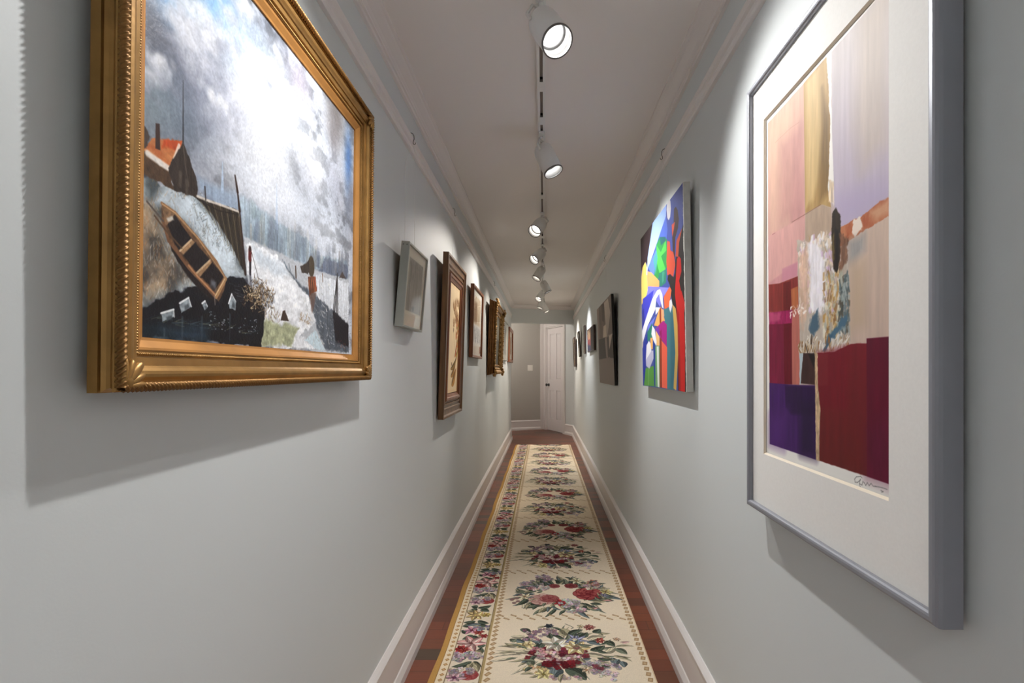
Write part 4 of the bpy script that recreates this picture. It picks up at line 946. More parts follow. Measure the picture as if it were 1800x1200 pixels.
B_([(.848,.681),(.969,.682),(.976,.962),(.852,.961)], (110, 6, 48), var=.12, vs=(14, 80), soft=1.5); B_([(.855,.866),(.970,.832),(.973,.961),(.853,.959)], (104, 20, 62), soft=40, alpha=.6, var=.2)
for q in ([(.788,.969),(.778,.975),(.781,.981),(.795,.980),(.814,.972)], [(.812,.971),(.807,.981),(.822,.982),(.827,.974),(.837,.976),(.844,.980),(.853,.973),(.863,.978),(.874,.972),(.885,.976),(.902,.975)], [(.895,.975),(.933,.973),(.959,.973)], [(.807,.981),(.812,.987)], [(.927,.979),(.939,.980),(.931,.982)], [(.788,.969),(.814,.965),(.822,.967)]):
    p.line(q, 1.5, (120, 116, 116), .75, 1)
a_ = np.ones(p.img.shape[:2]); p.img = p.img ** 1.1
paint_rect('collage_sheet', p, rect, -yc, M['paper'], t)

# --- the bright figure canvas
pic = ('R', 2.2615, 1.112, 0.005, 1.0, 0.817, 0.762, 0.0245, (-0.4085, 0.4085, 0, 0.762))
W, H, yc, rect = pic[5], pic[6], pic[7], pic[8]
t = hang('canvas_picture', 'unframed canvas of bright flat figures in red, teal and violet under blue sky', 'painting', pic, GR)
MB().box(-W / 2, W / 2, -.024, 0, 0, H).build('stretched_canvas', M['canvas_edge'], t, .002)
p = Paint(480, 450, (62, 78, 156), 91)
def B_(pts, col, **k): p.poly(pts, col, **k); return p
B_([(.023,-.486),(1.051,-.048),(1.031,.299),(-.020,.018)], (60, 76, 156), var=.08)
B_([(-.002,-.003),(.358,.000),(.191,.233),(.163,.190),(-.006,.224)], (44, 32, 34), grad=(54, 40, 48))
B_([(.366,.000),(.686,-.004),(.671,.059),(.478,.140),(.223,.243),(.191,.227),(.206,.176)], (132, 160, 222), grad=(176, 198, 240))
B_([(.478,.140),(.671,.059),(.700,.139),(.677,.184),(.533,.133)], (70, 98, 190)); B_([(.212,.239),(.447,.177),(.415,.330),(.305,.296)], (92, 124, 216))
p.poly([(.706,-.017),(.739,-.014),(.766,.010),(.774,.052),(.757,.091),(.726,.099),(.700,.078),(.687,.028)], (206, 204, 210), 2)
B_([(.449,.155),(.533,.133),(.681,.185),(.682,.339),(.507,.337),(.471,.369),(.378,.328),(.422,.227)], (44, 140, 70)); B_([(.449,.160),(.549,.224),(.657,.184),(.669,.244),(.551,.248),(.650,.343),(.510,.336),(.444,.254)], (78, 186, 78)); B_([(.522,.130),(.658,.168),(.656,.189),(.551,.187)], (30, 96, 100)); B_([(.361,.224),(.449,.188),(.469,.238),(.415,.327)], (70, 150, 150))
B_([(.496,.334),(.670,.347),(.649,.415),(.535,.419),(.491,.400)], (40, 120, 104)); B_([(.566,.341),(.625,.348),(.601,.396),(.562,.405)], (60, 146, 120))
B_([(.692,.198),(.743,.217),(.749,.264),(.810,.289),(.837,.358),(.794,.415),(.741,.387),(.679,.382),(.665,.305)], (206, 78, 52))
B_([(.831,.074),(.865,.074),(.897,.103),(.914,.151),(.899,.189),(.849,.222),(.831,.284),(.841,.345),(.796,.276),(.789,.210),(.819,.145)], (58, 36, 36)); B_([(.783,.140),(.844,.143),(.821,.175),(.790,.205)], (206, 78, 56))
B_([(.959,.216),(.998,.191),(1.036,.203),(1.032,.521),(1.012,1.002),(.846,.996),(.847,.702),(.820,.573),(.835,.343),(.907,.266)], (28, 23, 24))
B_([(.865,.245),(.966,.211),(.911,.267),(.890,.332),(.843,.319)], (196, 76, 50))
B_([(.699,.384),(.733,.386),(.802,.416),(.835,.392),(.829,.492),(.823,.574),(.768,.549),(.732,.461),(.728,.445),(.678,.403)], (36, 28, 30))
B_([(.869,.337),(.903,.331),(.935,.352),(.941,.414),(.899,.452),(.928,.509),(.935,.505),(.993,.583),(.972,.621),(.981,.740),(.965,1.002),(.862,.996),(.861,.799),(.847,.586),(.821,.505),(.830,.468),(.852,.395)], (206, 16, 16))
B_([(.847,.586),(.886,.610),(.894,.800),(.896,.997),(.862,.996),(.861,.799)], (150, 10, 12), soft=8, alpha=.7)
B_([(.052,.204),(.137,.185),(.191,.233),(.196,.381),(.160,.406),(-.009,.451),(.007,.259)], (246, 208, 108)); B_([(.174,.224),(.207,.237),(.187,.281),(.164,.277)], (240, 240, 240))
B_([(.200,.260),(.305,.289),(.498,.377),(.495,.412),(.197,.360)], (244, 162, 98))
B_([(.214,.359),(.708,.453),(.599,.481),(.505,.529),(.369,.453),(.159,.415)], (120, 120, 226)); B_([(.490,.414),(.708,.453),(.599,.481)], (138, 134, 232))
B_([(.041,.413),(.360,.408),(.174,.586),(-.042,.650)], (60, 64, 190)); B_([(-.029,.500),(.066,.480),(.088,.577),(-.040,.630)], (36, 44, 150))
B_([(-.042,.647),(.149,.543),(.318,.454),(.443,.424),(.494,.427),(.520,.444),(.416,.469),(.393,.528),(.178,.605),(.023,.703),(-.049,.728)], (236, 236, 246)); B_([(-.046,.696),(.025,.674),(.010,.777),(-.055,.801)], (240, 222, 206))
B_([(.178,.605),(.397,.569),(.319,.612),(.168,.659)], (110, 120, 220)); B_([(.485,.429),(.512,.426),(.566,.465),(.586,.550),(.553,.538),(.508,.483)], (226, 226, 236)); B_([(.401,.518),(.505,.532),(.469,.549),(.397,.563)], (232, 232, 240))
B_([(.595,.485),(.722,.449),(.758,.475),(.703,.555),(.607,.557)], (232, 104, 62)); B_([(.713,.525),(.751,.519),(.771,.552),(.727,.594),(.701,.563)], (226, 228, 232))
B_([(.586,.554),(.701,.558),(.727,.591),(.770,.564),(.791,.579),(.800,.659),(.809,.796),(.775,.999),(.622,.996),(.643,.738),(.606,.619)], (62, 122, 134)); B_([(.727,.591),(.790,.589),(.806,.796),(.772,.998),(.701,.999)], (50, 104, 120), soft=14, alpha=.8)
B_([(.767,.550),(.830,.579),(.859,.665),(.860,.818),(.814,.999),(.765,.990),(.809,.806),(.789,.648)], (208, 168, 86))
B_([(.481,.541),(.531,.531),(.611,.619),(.479,.640),(.351,.622)], (242, 174, 96)); B_([(.537,.544),(.590,.555),(.598,.592),(.547,.613)], (226, 170, 130))
B_([(.492,.544),(.531,.534),(.532,.709),(.521,.995),(.458,.995),(.494,.673)], (150, 54, 28)); 
B_([(.374,.646),(.575,.615),(.650,.645),(.642,.766),(.492,.702)], (172, 22, 132)); B_([(.374,.646),(.474,.639),(.492,.702)], (120, 50, 170)); B_([(.483,.673),(.535,.660),(.531,.717)], (120, 20, 60), alpha=.6)
B_([(.531,.724),(.649,.769),(.634,.996),(.521,.995)], (242, 102, 76)); B_([(.391,.654),(.483,.700),(.479,.755),(.408,.746)], (240, 190, 120))
B_([(-.054,.788),(.046,.714),(.174,.648),(.203,.711),(.108,.868),(.029,.999),(-.072,1.003)], (28, 48, 160)); B_([(.163,.647),(.307,.600),(.300,.693),(.164,.710)], (34, 124, 104)); B_([(.248,.690),(.313,.694),(.307,.764),(.242,.761)], (244, 180, 100))
B_([(.306,.617),(.367,.646),(.409,.723),(.400,.751),(.329,.713),(.276,.668)], (238, 238, 244)); B_([(.092,.881),(.368,.865),(.358,.993),(.029,.997)], (82, 152, 62)); p.line([(.192,.881),(.164,.992)], 4, (170, 200, 150), .8, 2)
B_([(.376,.750),(.480,.750),(.467,.995),(.358,.993)], (112, 168, 112)); B_([(.410,.753),(.457,.754),(.458,.995),(.416,.993)], (226, 232, 222))
B_([(.133,.731),(.203,.706),(.245,.725),(.273,.775),(.269,.822),(.103,.827)], (238, 238, 246)); B_([(.103,.827),(.268,.774),(.325,.771),(.321,.823),(.205,.884),(.108,.865)], (192, 192, 218)); B_([(.319,.718),(.377,.736),(.358,.992),(.328,.989)], (22, 62, 146))
e0 = p.noise(10, 10, 3)
edge = (p.xx > p.w - 3 - e0 * 9); p.img[edge] = np.array((206, 206, 200)) / 255
paint_rect('painted_face', p, rect, -yc, M['acrylic'], t)
wires('small hook on the right picture rail above the bright figure canvas', 'R', 2.28, (-.09, .07), 1.862)

# --- right wall, farther down
pic = ('R', 4.255, 1.08, 0.005, 2.4, 0.99, 0.675, 0.0205, (-0.495, 0.495, 0, 0.675))
W, H, yc, rect = pic[5], pic[6], pic[7], pic[8]
t = hang('canvas_picture', 'black edged canvas of taupe and brown angular shapes on the right wall', 'painting', pic, GR)
MB().box(-W / 2, W / 2, -.020, 0, 0, H).build('stretched_canvas', M['black_paint'], t, .002)
p = Paint(300, 200, (136, 122, 112), 101)
def B_(pts, col, **k): p.poly(pts, col, **k); return p
B_([(-.025,-.038),(.243,.023),(.104,.407),(-.016,.396)], (150, 132, 120)); B_([(.188,-.037),(.568,.001),(.637,.309),(.409,.435),(.104,.407)], (112, 96, 88), var=.15, vs=(20, 30)); B_([(.396,.003),(.576,.023),(.509,.246),(.381,.204)], (84, 70, 64))
B_([(.564,.017),(.814,.017),(.968,.080),(.921,.197),(.711,.418),(.613,.305)], (208, 194, 182), grad=(160, 146, 134)); B_([(.816,.006),(1.042,-.018),(1.023,.440),(.893,.426),(.722,.419),(.921,.197)], (128, 112, 104), grad=(104, 90, 84)); B_([(.466,.287),(.630,.285),(.658,.435),(.398,.422)], (206, 190, 172))
B_([(.069,.417),(.531,.434),(.663,.683),(.031,.685)], (52, 43, 42)); B_([(.515,.444),(.680,.446),(.710,.684),(.570,.679)], (150, 134, 124)); B_([(.655,.446),(.824,.435),(.816,.678),(.675,.683)], (66, 56, 54)); B_([(.778,.436),(.988,.432),(.765,.599)], (196, 180, 168)); B_([(.970,.444),(1.191,.457),(1.140,.710),(.791,.687),(.787,.600)], (58, 47, 45))
paint_rect('painted_face', p, rect, -yc, M['acrylic'], t)
wires('small hook on the right picture rail above the black edged taupe canvas', 'R', 4.40, (-.05,), 1.74)
p = Paint(140, 60, (92, 78, 84), 111)
p.poly([(0, 0), (.5, 0), (.62, .5), (.3, .6), (0, .4)], (190, 104, 88), 1.5, 3, 12, .9, (10, 8), col2=(120, 132, 104)); p.poly([(.2, .1), (.45, .2), (.4, .5), (.2, .5)], (206, 168, 130), 1.5, 2, 10, .4); p.poly([(0, .5), (.4, .45), (.5, .8), (0, .7)], (160, 74, 80), 1.5, 3, 12, .6); p.poly([(.55, 0), (1, 0), (1, 1), (.55, 1)], (60, 56, 66), 10, 5, 12, .3); p.poly([(0, .7), (.5, .75), (.5, 1), (0, 1)], (70, 74, 100), 5, 5)
simple('framed_abstract', 'small dark edged red and slate abstract beyond the taupe canvas', 'painting', ('R', 5.68, 1.402, .005, 1.2, .75, .265, 0, 0), GR, fprof(.010, .022, .003), M['dark_frame'], .017, (-.366, .366, .009, .256), p, False, 'acrylic')
p = Paint(60, 50, (206, 190, 160), 121)
p.poly([(.1, .1), (.9, .1), (.9, .85), (.1, .85)], (110, 96, 80), 3, 3, 8, .5)
simple('framed_print', 'slim dark framed print just beyond the small red abstract', 'print', ('R', 6.57, 1.405, .005, 1.0, .14, .36, 0, 0), GR, fprof(.012, .020), M['dark_frame'], .014, (-.06, .06, .010, .35), p)
p = Paint(60, 50, (222, 216, 206), 131)
p.poly([(.2, .2), (.8, .2), (.8, .8), (.2, .8)], (130, 116, 104), 3, 3, 8, .5)
simple('framed_print', 'black framed print leaning far out from the right wall, last but one', 'print', ('R', 7.44, 1.390, .005, 4.0, .24, .365, 0, 0), GR, fprof(.022, .020), M['dark_frame'], .012, (-.10, .10, .02, .345), p)
p = Paint(60, 60, (150, 130, 108), 141)
p.poly([(.15, .15), (.85, .15), (.85, .85), (.15, .85)], (96, 80, 66), 3, 3, 8, .5)
simple('framed_print', 'dark brown framed picture last on the right wall by the door', 'print', ('R', 8.52, 1.255, .005, 2.6, .42, .48, 0, 0), GR, fprof(.03, .026), M['dark_frame'], .016, (-.182, .182, .028, .452), p)
# --------------------------------------------------------------- the runner
RX0, RX1, RY0, RY1 = -.438, .434, 1.25, 8.18
PX = .0014                                      # one painted cell, metres
PH = .553; PY = 1.903                           # panel repeat
CREAM = (237, 217, 185)
class Rug(Paint):
    """painted in metres: x across, y along (row 0 is the far edge)"""
    def __init__(self, y0, y1, base, seed):
        self.y0, self.y1 = y0, y1; self.q = .002 / PX
        super().__init__(int(round((RX1 - RX0) / PX)), int(round((y1 - y0) / PX)), base, seed)
    def c(self, q): return ((q[0] - RX0) / (RX1 - RX0), (self.y1 - q[1]) / (self.y1 - self.y0))
    def cs(self, l): return [self.c(q) for q in l]
DKG, MIDG, OLV, BLG, PAL, NAV = (72, 84, 68), (104, 112, 90), (150, 140, 106), (92, 106, 108), (180, 168, 136), (60, 66, 78)
f = Rug(PY, PY + 2 * PH, CREAM, 201); FW, FH = f.w / f.q, f.h / f.q
def LF(l, wid, col, bend=.1):
    l = f.cs(l)
    for i in range(0, len(l) - 1, 2): f.leaf(l[i], l[i + 1], wid, col, bend if (i // 2) % 2 else -bend)
# bouquet, nearest full panel
for k in range(26):
    a = rng.uniform(0, 2 * PI); c0 = f.cs([(.063,2.160)])[0]; r0, r1 = rng.uniform(60, 90), rng.uniform(118, 150)
    pt = lambda r: (c0[0] + r * math.cos(a) / FW, c0[1] + r * .78 * math.sin(a) / FH)
    f.leaf(pt(r0), pt(r1), rng.uniform(4, 9), [PAL, OLV, MIDG][k % 3], rng.uniform(-.15, .15))
LF([(-.081,2.279),(-.146,2.280),(-.026,2.160),(-.133,2.132),(-.022,2.170),(-.130,2.156),(-.011,2.146),(-.088,2.160),(.157,2.132),(.275,2.098),(.085,2.049),(.174,2.062),(.306,2.188),(.246,2.142),(.041,2.052),(-.029,2.062),(.190,2.251),(.274,2.275)], 17, PAL)
LF([(-.033,2.132),(-.148,2.078),(-.040,2.091),(-.102,2.043),(.307,2.192),(.390,2.195),(.294,2.128),(.364,2.111),(.293,2.118),(.362,2.081),(-.035,1.997),(-.092,1.993),(-.021,1.991),(-.056,1.973),(-.109,2.195),(-.184,2.195),(-.117,2.203),(-.170,2.225),(.242,2.318),(.302,2.302),(.248,2.302),(.267,2.282),(.014,2.368),(-.028,2.351)], 8, OLV)
LF([(.067,2.318),(.115,2.282),(.112,2.288),(.073,2.351)], 24, OLV)
LF([(.111,2.285),(.181,2.337),(.160,2.271),(.200,2.314),(.013,2.279),(.094,2.254),(-.092,2.246),(-.040,2.285),(-.104,2.345),(-.057,2.301),(.198,2.163),(.265,2.203),(.267,2.238),(.307,2.195),(.005,2.232),(-.038,2.170),(-.022,2.174),(.013,2.232),(.224,2.310),(.261,2.343)], 19, DKG)
LF([(.189,2.234),(.248,2.204),(.137,2.106),(.201,2.052),(-.037,2.118),(-.090,2.075),(.041,2.033),(-.021,2.040),(.284,2.111),(.281,2.062),(.309,2.098),(.291,2.052),(.318,2.085),(.322,2.040),(-.120,2.255),(-.075,2.226)], 16, BLG)
LF([(.063,2.027),(.026,1.976),(.070,2.033),(.040,1.973)], 28, BLG); LF([(.088,2.030),(.165,1.956)], 32, DKG, .12); LF([(.082,2.052),(.164,2.066),(.034,2.046),(-.032,2.059)], 18, MIDG); LF([(.305,2.177),(.350,2.133),(-.048,2.091),(-.045,2.045),(-.141,2.232),(-.118,2.255)], 18, MIDG)
def FP(l): return f.cs(l)
for q in FP([(.026,2.370)]): f.petals(q, 15, 6, NAV, (40, 44, 52), .7)
for q in FP([(-.053,2.314),(.007,2.318),(.038,2.320),(-.040,2.263)]): f.florets(q, 26, 18, 12, [(176, 140, 150), (200, 170, 172), (150, 110, 124)], 9)
for q in FP([(-.062,2.210),(-.086,2.203)]): f.petals(q, 22, 5, (222, 196, 130), (150, 110, 60), .6)
for q in FP([(-.044,2.027),(-.032,2.024)]): f.florets(q, 24, 16, 8, [(224, 196, 130), (206, 170, 110)], 9)
f.petals(FP([(.001,1.994)])[0], 24, 6, (222, 198, 122), (120, 110, 50), .6)
f.petals(FP([(.171,2.024)])[0], 18, 5, (224, 190, 150), (176, 120, 80), .6)
f.florets(FP([(.216,2.072)])[0], 34, 22, 16, [(170, 150, 166), (196, 176, 182)], 9); f.florets(FP([(.250,2.015)])[0], 40, 34, 26, [(184, 166, 172), (206, 190, 188), (160, 140, 150)], 10); f.florets(FP([(.213,2.040)])[0], 16, 10, 7, [(150, 66, 80)], 8)
f.florets(FP([(.054,2.128)])[0], 78, 44, 60, [(150, 46, 58), (186, 110, 116), (206, 160, 158), (112, 28, 40)], 13); f.florets(FP([(.058,2.132)])[0], 52, 20, 26, [(222, 196, 184), (206, 160, 158)], 13); f.florets(FP([(.064,2.065)])[0], 36, 16, 16, [(150, 30, 40), (120, 24, 34)], 12); f.florets(FP([(.105,2.146)])[0], 26, 14, 10, [(140, 40, 60), (112, 28, 44)], 11)
f.petals(FP([(.138,2.251)])[0], 36, 8, (150, 152, 186), (196, 186, 150), .36, .2, (112, 116, 156))
f.petals(FP([(.055,2.216)])[0], 42, 6, (242, 230, 206), (112, 120, 92), .62, .3, (226, 208, 178)); f.petals(FP([(.142,2.187)])[0], 40, 6, (232, 206, 146), (130, 90, 80), .6, .1, (214, 180, 110), .26)
f.petals(FP([(.210,2.360)])[0], 20, 9, (200, 112, 100), (176, 84, 80), .5, 0, (150, 50, 50)); f.petals(FP([(.248,2.244)])[0], 17, 6, (186, 66, 56), (206, 140, 100), .6); f.petals(FP([(.322,2.255)])[0], 12, 5, (230, 180, 140), (206, 130, 90), .8); f.leaf(*FP([(.334,2.229),(.377,2.236)]), 9, (206, 150, 140)); f.petals(FP([(.171,2.368)])[0], 14, 5, (224, 200, 150), (176, 130, 70), .6)
f.line(FP([(.102,2.390),(.124,2.373),(.138,2.356),(.127,2.343)]), 2, (110, 104, 84)); f.florets(FP([(.082,1.973)])[0], 40, 8, 8, [(196, 160, 160)], 9)
# wreath, second panel
wc = FP([(.104,2.710)])[0]
for k in range(100):
    a = 2 * PI * k / 100 + rng.uniform(-.04, .04); r0 = rng.uniform(60, 92); da = rng.uniform(-.75, .75)
    p0 = (wc[0] + 1.12 * r0 * math.cos(a) / FW, wc[1] + r0 * .98 * math.sin(a) / FH); L = rng.uniform(28, 62) if k % 3 else rng.uniform(30, 42)
    b = a + da; p1 = (p0[0] + L * math.cos(b) / FW, p0[1] + L * math.sin(b) / FH)
    f.leaf(p0, p1, rng.uniform(8, 18), [DKG, MIDG, BLG, OLV, DKG, PAL][k % 6], rng.uniform(-.12, .12))
for k in range(34):
    a = rng.uniform(0, 2 * PI); r0 = rng.uniform(58, 70); b = a + PI + rng.uniform(-1.2, 1.2)
    p0 = (wc[0] + 1.12 * r0 * math.cos(a) / FW, wc[1] + r0 * math.sin(a) / FH); f.leaf(p0, (p0[0] + 22 * math.cos(b) / FW, p0[1] + 20 * math.sin(b) / FH), 9, [DKG, MIDG, OLV][k % 3])
f.rose(FP([(-.005,2.648)])[0], 46, (232, 196, 178), (176, 104, 96)); f.rose(FP([(.032,2.657)])[0], 32, (206, 120, 110), (140, 44, 50)); f.rose(FP([(.238,2.713)])[0], 52, (206, 92, 84), (120, 24, 34)); f.petals(FP([(.090,2.612)])[0], 26, 7, (176, 40, 46), (110, 20, 26), .6)
f.rose(FP([(.153,2.813)])[0], 24, (186, 90, 84), (110, 30, 36)); f.rose(FP([(.060,2.810)])[0], 20, (196, 96, 92), (120, 36, 44)); f.petals(FP([(.277,2.860)])[0], 24, 7, (200, 116, 90), (150, 60, 50), .6)
for q, cols in (([(-.022,2.802)], [(226, 206, 196), (206, 180, 180)]), ([(-.080,2.839)], [(186, 160, 170), (206, 186, 188)]), ([(.004,2.925)], [(160, 130, 148), (186, 160, 166)]), ([(.132,2.607)], [(222, 214, 206), (196, 186, 186)]), ([(.152,2.547)], [(226, 210, 200), (200, 170, 172)]), ([(.268,2.813)], [(222, 196, 186), (186, 120, 116)])):
    f.florets(FP(q)[0], 30, 26, 20, cols, 12)
f.petals(FP([(-.098,2.680)])[0], 26, 6, (222, 200, 156), (150, 110, 60), .5); f.petals(FP([(.333,2.737)])[0], 26, 6, (206, 184, 110), (120, 90, 50), .5); f.petals(FP([(.318,2.699)])[0], 18, 6, (140, 136, 160), (90, 80, 110), .5); f.petals(FP([(.186,2.881)])[0], 34, 6, (206, 196, 150), (150, 130, 80), .4)
LF([(.301,2.643),(.356,2.625),(.231,2.547),(.275,2.555)], 11, (196, 128, 122)); f.petals(FP([(-.070,2.782)])[0], 18, 6, (206, 130, 140), (150, 70, 80), .5)
for q in FP([(-.160,2.648),(-.148,2.607),(-.138,2.657),(-.130,2.625),(-.122,2.699),(-.162,2.643)]): f.ell(q, 6, 6, (150, 110, 104))
for k in range(34):
    a = rng.uniform(0, 2 * PI); r0 = rng.uniform(62, 104); b = a + rng.uniform(-1.3, 1.3)
    p0 = (wc[0] + 1.12 * r0 * math.cos(a) / FW, wc[1] + r0 * .98 * math.sin(a) / FH); L = rng.uniform(18, 34)
    f.leaf(p0, (p0[0] + L * math.cos(b) / FW, p0[1] + L * math.sin(b) / FH), rng.uniform(6, 11), [DKG, MIDG, BLG, OLV][k % 4])
c0 = FP([(.063,2.160)])[0]
for k in range(22):
    a = rng.uniform(0, 2 * PI); r0 = rng.uniform(50, 112); b = a + rng.uniform(-1.0, 1.0)
    p0 = (c0[0] + r0 * math.cos(a) / FW, c0[1] + r0 * .76 * math.sin(a) / FH); L = rng.uniform(18, 36)
    f.leaf(p0, (p0[0] + L * math.cos(b) / FW, p0[1] + L * math.sin(b) / FH), rng.uniform(6, 11), [DKG, MIDG, BLG, DKG, OLV][k % 5])
# bands of lozenges between the panels and down both sides
def loz(P, x, y, w, h, ang, col=(176, 134, 84)):
    ca, sa = math.cos(ang), math.sin(ang)
    pts = [P.c((x + a * ca - b * sa, y + a * sa + b * ca)) for a, b in ((-w, -h), (w, -h), (w, h), (-w, h))]
    P.poly(pts, col, 1.6, 0); P.poly([P.c((x + .55 * (a * ca - b * sa), y + .55 * (a * sa + b * ca))) for a, b in ((-w, -h), (w, -h), (w, h), (-w, h))], (206, 170, 122), 1.5)
for kk in range(3):
    yb = PY + kk * PH
    for n in range(11):
        x = -.205 + n * .0615
        loz(f, x, yb + .016, .017, .0055, -.55); loz(f, x + .03, yb - .016, .017, .0055, -.55)
    f.line([f.c((-.235, yb)), f.c((.42, yb))], 1.2, (196, 178, 146), .7)
nn = int(2 * PH / .036)
for n in range(nn):
    y = PY + (n + .5) * 2 * PH / nn
    loz(f, -.217, y, .0135, .0085, .9); loz(f, .410, y, .0095, .0125, -.25)
# side border
b_ = Rug(1.945, 2.595, (232, 214, 186), 202)
SG = b_
def LB(l, wid, col, bend=.12):
    l = b_.cs(l)
    for i in range(0, len(l) - 1, 2): b_.leaf(l[i], l[i + 1], wid, col, bend if (i // 2) % 2 else -bend)
LB([(-.291,2.081),(-.368,2.044),(-.284,2.081),(-.248,2.045),(-.304,2.157),(-.323,2.123),(-.278,2.135),(-.265,2.188),(-.280,2.190),(-.248,2.206),(-.345,2.302),(-.373,2.332),(-.318,2.292),(-.358,2.253),(-.319,2.282),(-.278,2.258),(-.319,2.416),(-.374,2.405),(-.309,2.422),(-.253,2.395),(-.342,2.384),(-.374,2.368),(-.305,2.384),(-.256,2.373),(-.331,2.549),(-.366,2.513),(-.326,2.549),(-.261,2.580),(-.312,2.531),(-.265,2.513),(-.327,2.555),(-.362,2.568)], 17, DKG)
LB([(-.288,2.077),(-.260,2.003),(-.290,2.069),(-.290,2.022),(-.291,2.161),(-.254,2.135),(-.343,2.127),(-.367,2.102),(-.342,2.384),(-.286,2.358),(-.352,2.531),(-.363,2.496),(-.285,2.272),(-.262,2.292),(-.357,1.948),(-.274,1.941)], 14, OLV)
LB([(-.319,2.127),(-.364,2.085),(-.261,2.114),(-.286,2.094),(-.356,2.373),(-.289,2.384)], 14, BLG)
QB = lambda l: b_.cs(l)
b_.petals(QB([(-.314,2.223)])[0], 48, 6, (226, 170, 160), (120, 60, 60), .5, .1, (196, 120, 120), .1); b_.petals(QB([(-.353,2.175)])[0], 22, 6, (180, 40, 40), (120, 20, 24), .6); b_.petals(QB([(-.337,2.168)])[0], 16, 6, (190, 56, 50), (120, 20, 24), .6)
b_.rose(QB([(-.289,1.988)])[0], 24, (206, 110, 104), (150, 36, 40)); b_.petals(QB([(-.344,1.973)])[0], 30, 6, (216, 160, 170), (120, 50, 80), .5)
b_.florets(QB([(-.355,2.118)])[0], 28, 20, 12, [(170, 140, 156), (200, 176, 180)], 10); b_.florets(QB([(-.285,2.118)])[0], 34, 18, 14, [(190, 166, 176), (214, 196, 194)], 10); b_.florets(QB([(-.333,2.014)])[0], 36, 16, 14, [(206, 186, 186), (180, 156, 166)], 10)
b_.petals(QB([(-.325,2.478)])[0], 36, 7, (226, 192, 120), (206, 160, 90), .5, 0, (206, 160, 90)); b_.petals(QB([(-.275,2.478)])[0], 18, 6, (222, 186, 90), (150, 90, 40), .6)
b_.petals(QB([(-.326,2.332)])[0], 26, 6, (206, 130, 150), (110, 40, 60), .5); b_.petals(QB([(-.291,2.317)])[0], 18, 6, (196, 70, 60), (120, 30, 30), .6); b_.petals(QB([(-.264,2.282)])[0], 14, 6, (180, 50, 50), (110, 30, 30), .6); b_.florets(QB([(-.280,2.358)])[0], 26, 14, 10, [(120, 124, 150), (150, 150, 170)], 9)
for P_ in (f, b_):
    g_ = P_.img.mean(2, keepdims=True); P_.img = np.clip((g_ + (P_.img - g_) * .74) * 1.0, 0, 1)
# assemble rows
rows = []; y = RY1
while y > RY0:
    rows.append(y); y -= .004 if y < 1.9 else (.0015 if y < 2.6 else (.0025 if y < 3.6 else (.004 if y < 5 else .008)))
rows = np.array(rows)
img = np.empty((len(rows), f.w, 3))
xc = RX0 + (np.arange(f.w) + .5) * PX
def sample(P, yy):
    i = np.clip(((P.y1 - yy) / PX).astype(int), 0, P.h - 1); return P.img[i]
img[:] = sample(f, PY + np.mod(rows - PY, 2 * PH))
bs = sample(b_, 1.95 + np.mod(rows - 1.95, .64))
m_ = (xc > -.378) & (xc < -.243); img[:, m_] = bs[:, m_]
def band(x0, x1, col):
    q = (xc >= x0) & (xc < x1); img[:, q] = np.array(col) / 255.
band(-.412, -.376, (234, 218, 190)); band(-.379, -.3755, (140, 122, 92)); band(-.245, -.233, (178, 156, 112)); band(-.247, -.2445, (110, 92, 66)); band(-.235, -.2325, (226, 206, 170)); band(-.24, -.2385, (150, 128, 88)); band(RX0 - 1, -.411, (190, 148, 86)); band(-.4135, -.411, (150, 112, 64)); band(.428, 1, (214, 190, 156))
per = .0345
ph = np.mod(rows - RY0, per) / per
XX, PHH = np.meshgrid(xc, ph)
u = (XX + .394) / .0095; v = (PHH - .5) * per / .0095
q = np.abs(u * .8 + v * .6) + 0 * v; q2 = np.abs(-u * .6 + v * .8)
lz = (q < .78) & (q2 < .78); img[lz] = np.array((174, 132, 82)) / 255; img[(q < .4) & (q2 < .4)] = np.array((206, 172, 124)) / 255
rs = np.random.RandomState(5)
img *= (1 + (rs.rand(len(rows), f.w, 1) - .5) * .10)
fade = 1 + .06 * np.sin(rows * 3.1)[:, None, None]; img = np.clip(img * fade, 0, 1)
def wave(V):
    e = np.clip((-.30 - V[:, 0]) / .138, 0, 1) ** 2
    V[:, 0] += e * (.0030 * np.sin(V[:, 1] * 6.3) + .0016 * np.sin(V[:, 1] * 14.7 + 1)); return V
rug = thing('runner_rug', 'long cream floral needlepoint runner rug down the middle of the wooden floor', 'rug', (0, 0, 0))
paint_mesh('woven_pile', img, xc, rows, .0075, M['rug'], rug, 'xy', wave)
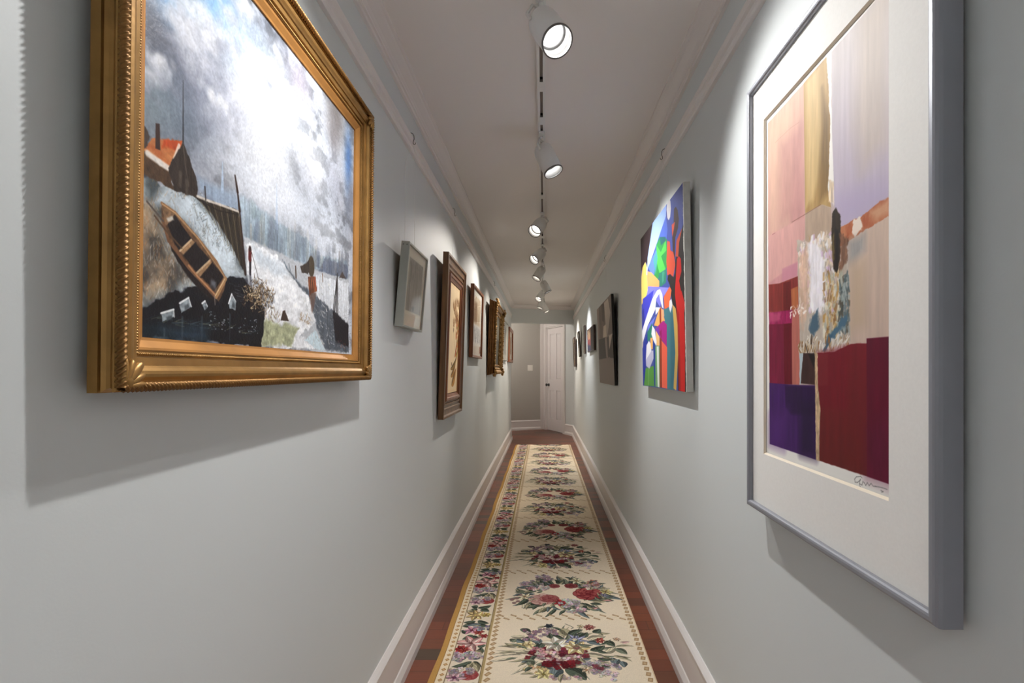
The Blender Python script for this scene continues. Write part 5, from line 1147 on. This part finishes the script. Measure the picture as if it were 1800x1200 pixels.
eb = MB(); n = 160; ys = np.linspace(RY0, RY1, n + 1); L_ = []
for yv in ys:
    V = wave(np.array([[xc[0], yv, 0.]])); L_.append((float(V[0, 0]), float(yv)))
Rr = [(float(xc[-1]), float(yv)) for yv in ys]
vs = [(a, b, z) for a, b in L_ for z in (0.0005, .0074)] + [(a, b, z) for a, b in Rr for z in (0.0005, .0074)]
fs = []
o2 = 2 * (n + 1)
for i in range(n):
    a = 2 * i; fs.append((a, a + 2, a + 3, a + 1)); fs.append((o2 + a, o2 + a + 1, o2 + a + 3, o2 + a + 2)); fs.append((a, o2 + a, o2 + a + 2, a + 2)); fs.append((a + 1, a + 3, o2 + a + 3, o2 + a + 1))
fs.append((0, 1, o2 + 1, o2)); a = 2 * n; fs.append((a, o2 + a, o2 + a + 1, a + 1))
eb.v = vs; eb.f = fs; eb.sm = [False] * len(fs)
for k in range(len(eb.v)): eb.v[k] = (eb.v[k][0], eb.v[k][1], eb.v[k][2] - (.0006 if eb.v[k][2] > .001 else 0))
eb.build('bound_edge', mat('rug_binding', lin(190, 150, 92), .95), rug)

# ------------------------------------------------------- world, camera, view
w = bpy.data.worlds.new('World'); SC.world = w; w.use_nodes = True
w.node_tree.nodes['Background'].inputs[0].default_value = (.6, .65, .7, 1); w.node_tree.nodes['Background'].inputs[1].default_value = .3
cam = bpy.data.cameras.new('Camera'); co = bpy.data.objects.new('Camera', cam); COL.objects.link(co)
co.location = (0, 0, CAM_H); co.rotation_euler = (R(90), 0, 0)
cam.sensor_width = 36; cam.lens = 18; cam.shift_x = -55 / 1800; cam.shift_y = 51 / 1800
cam.clip_start = .05; cam.clip_end = 60
SC.camera = co
SC.view_settings.view_transform = 'Standard'; SC.view_settings.look = 'None'; SC.view_settings.gamma = 1
SC.view_settings.use_curve_mapping = False
SC.view_settings.exposure = 0.12
SC.cycles.max_bounces = 14; SC.cycles.diffuse_bounces = 9; SC.cycles.transparent_max_bounces = 12
SC.cycles.caustics_reflective = False; SC.cycles.caustics_refractive = False
SC.cycles.sample_clamp_indirect = 8
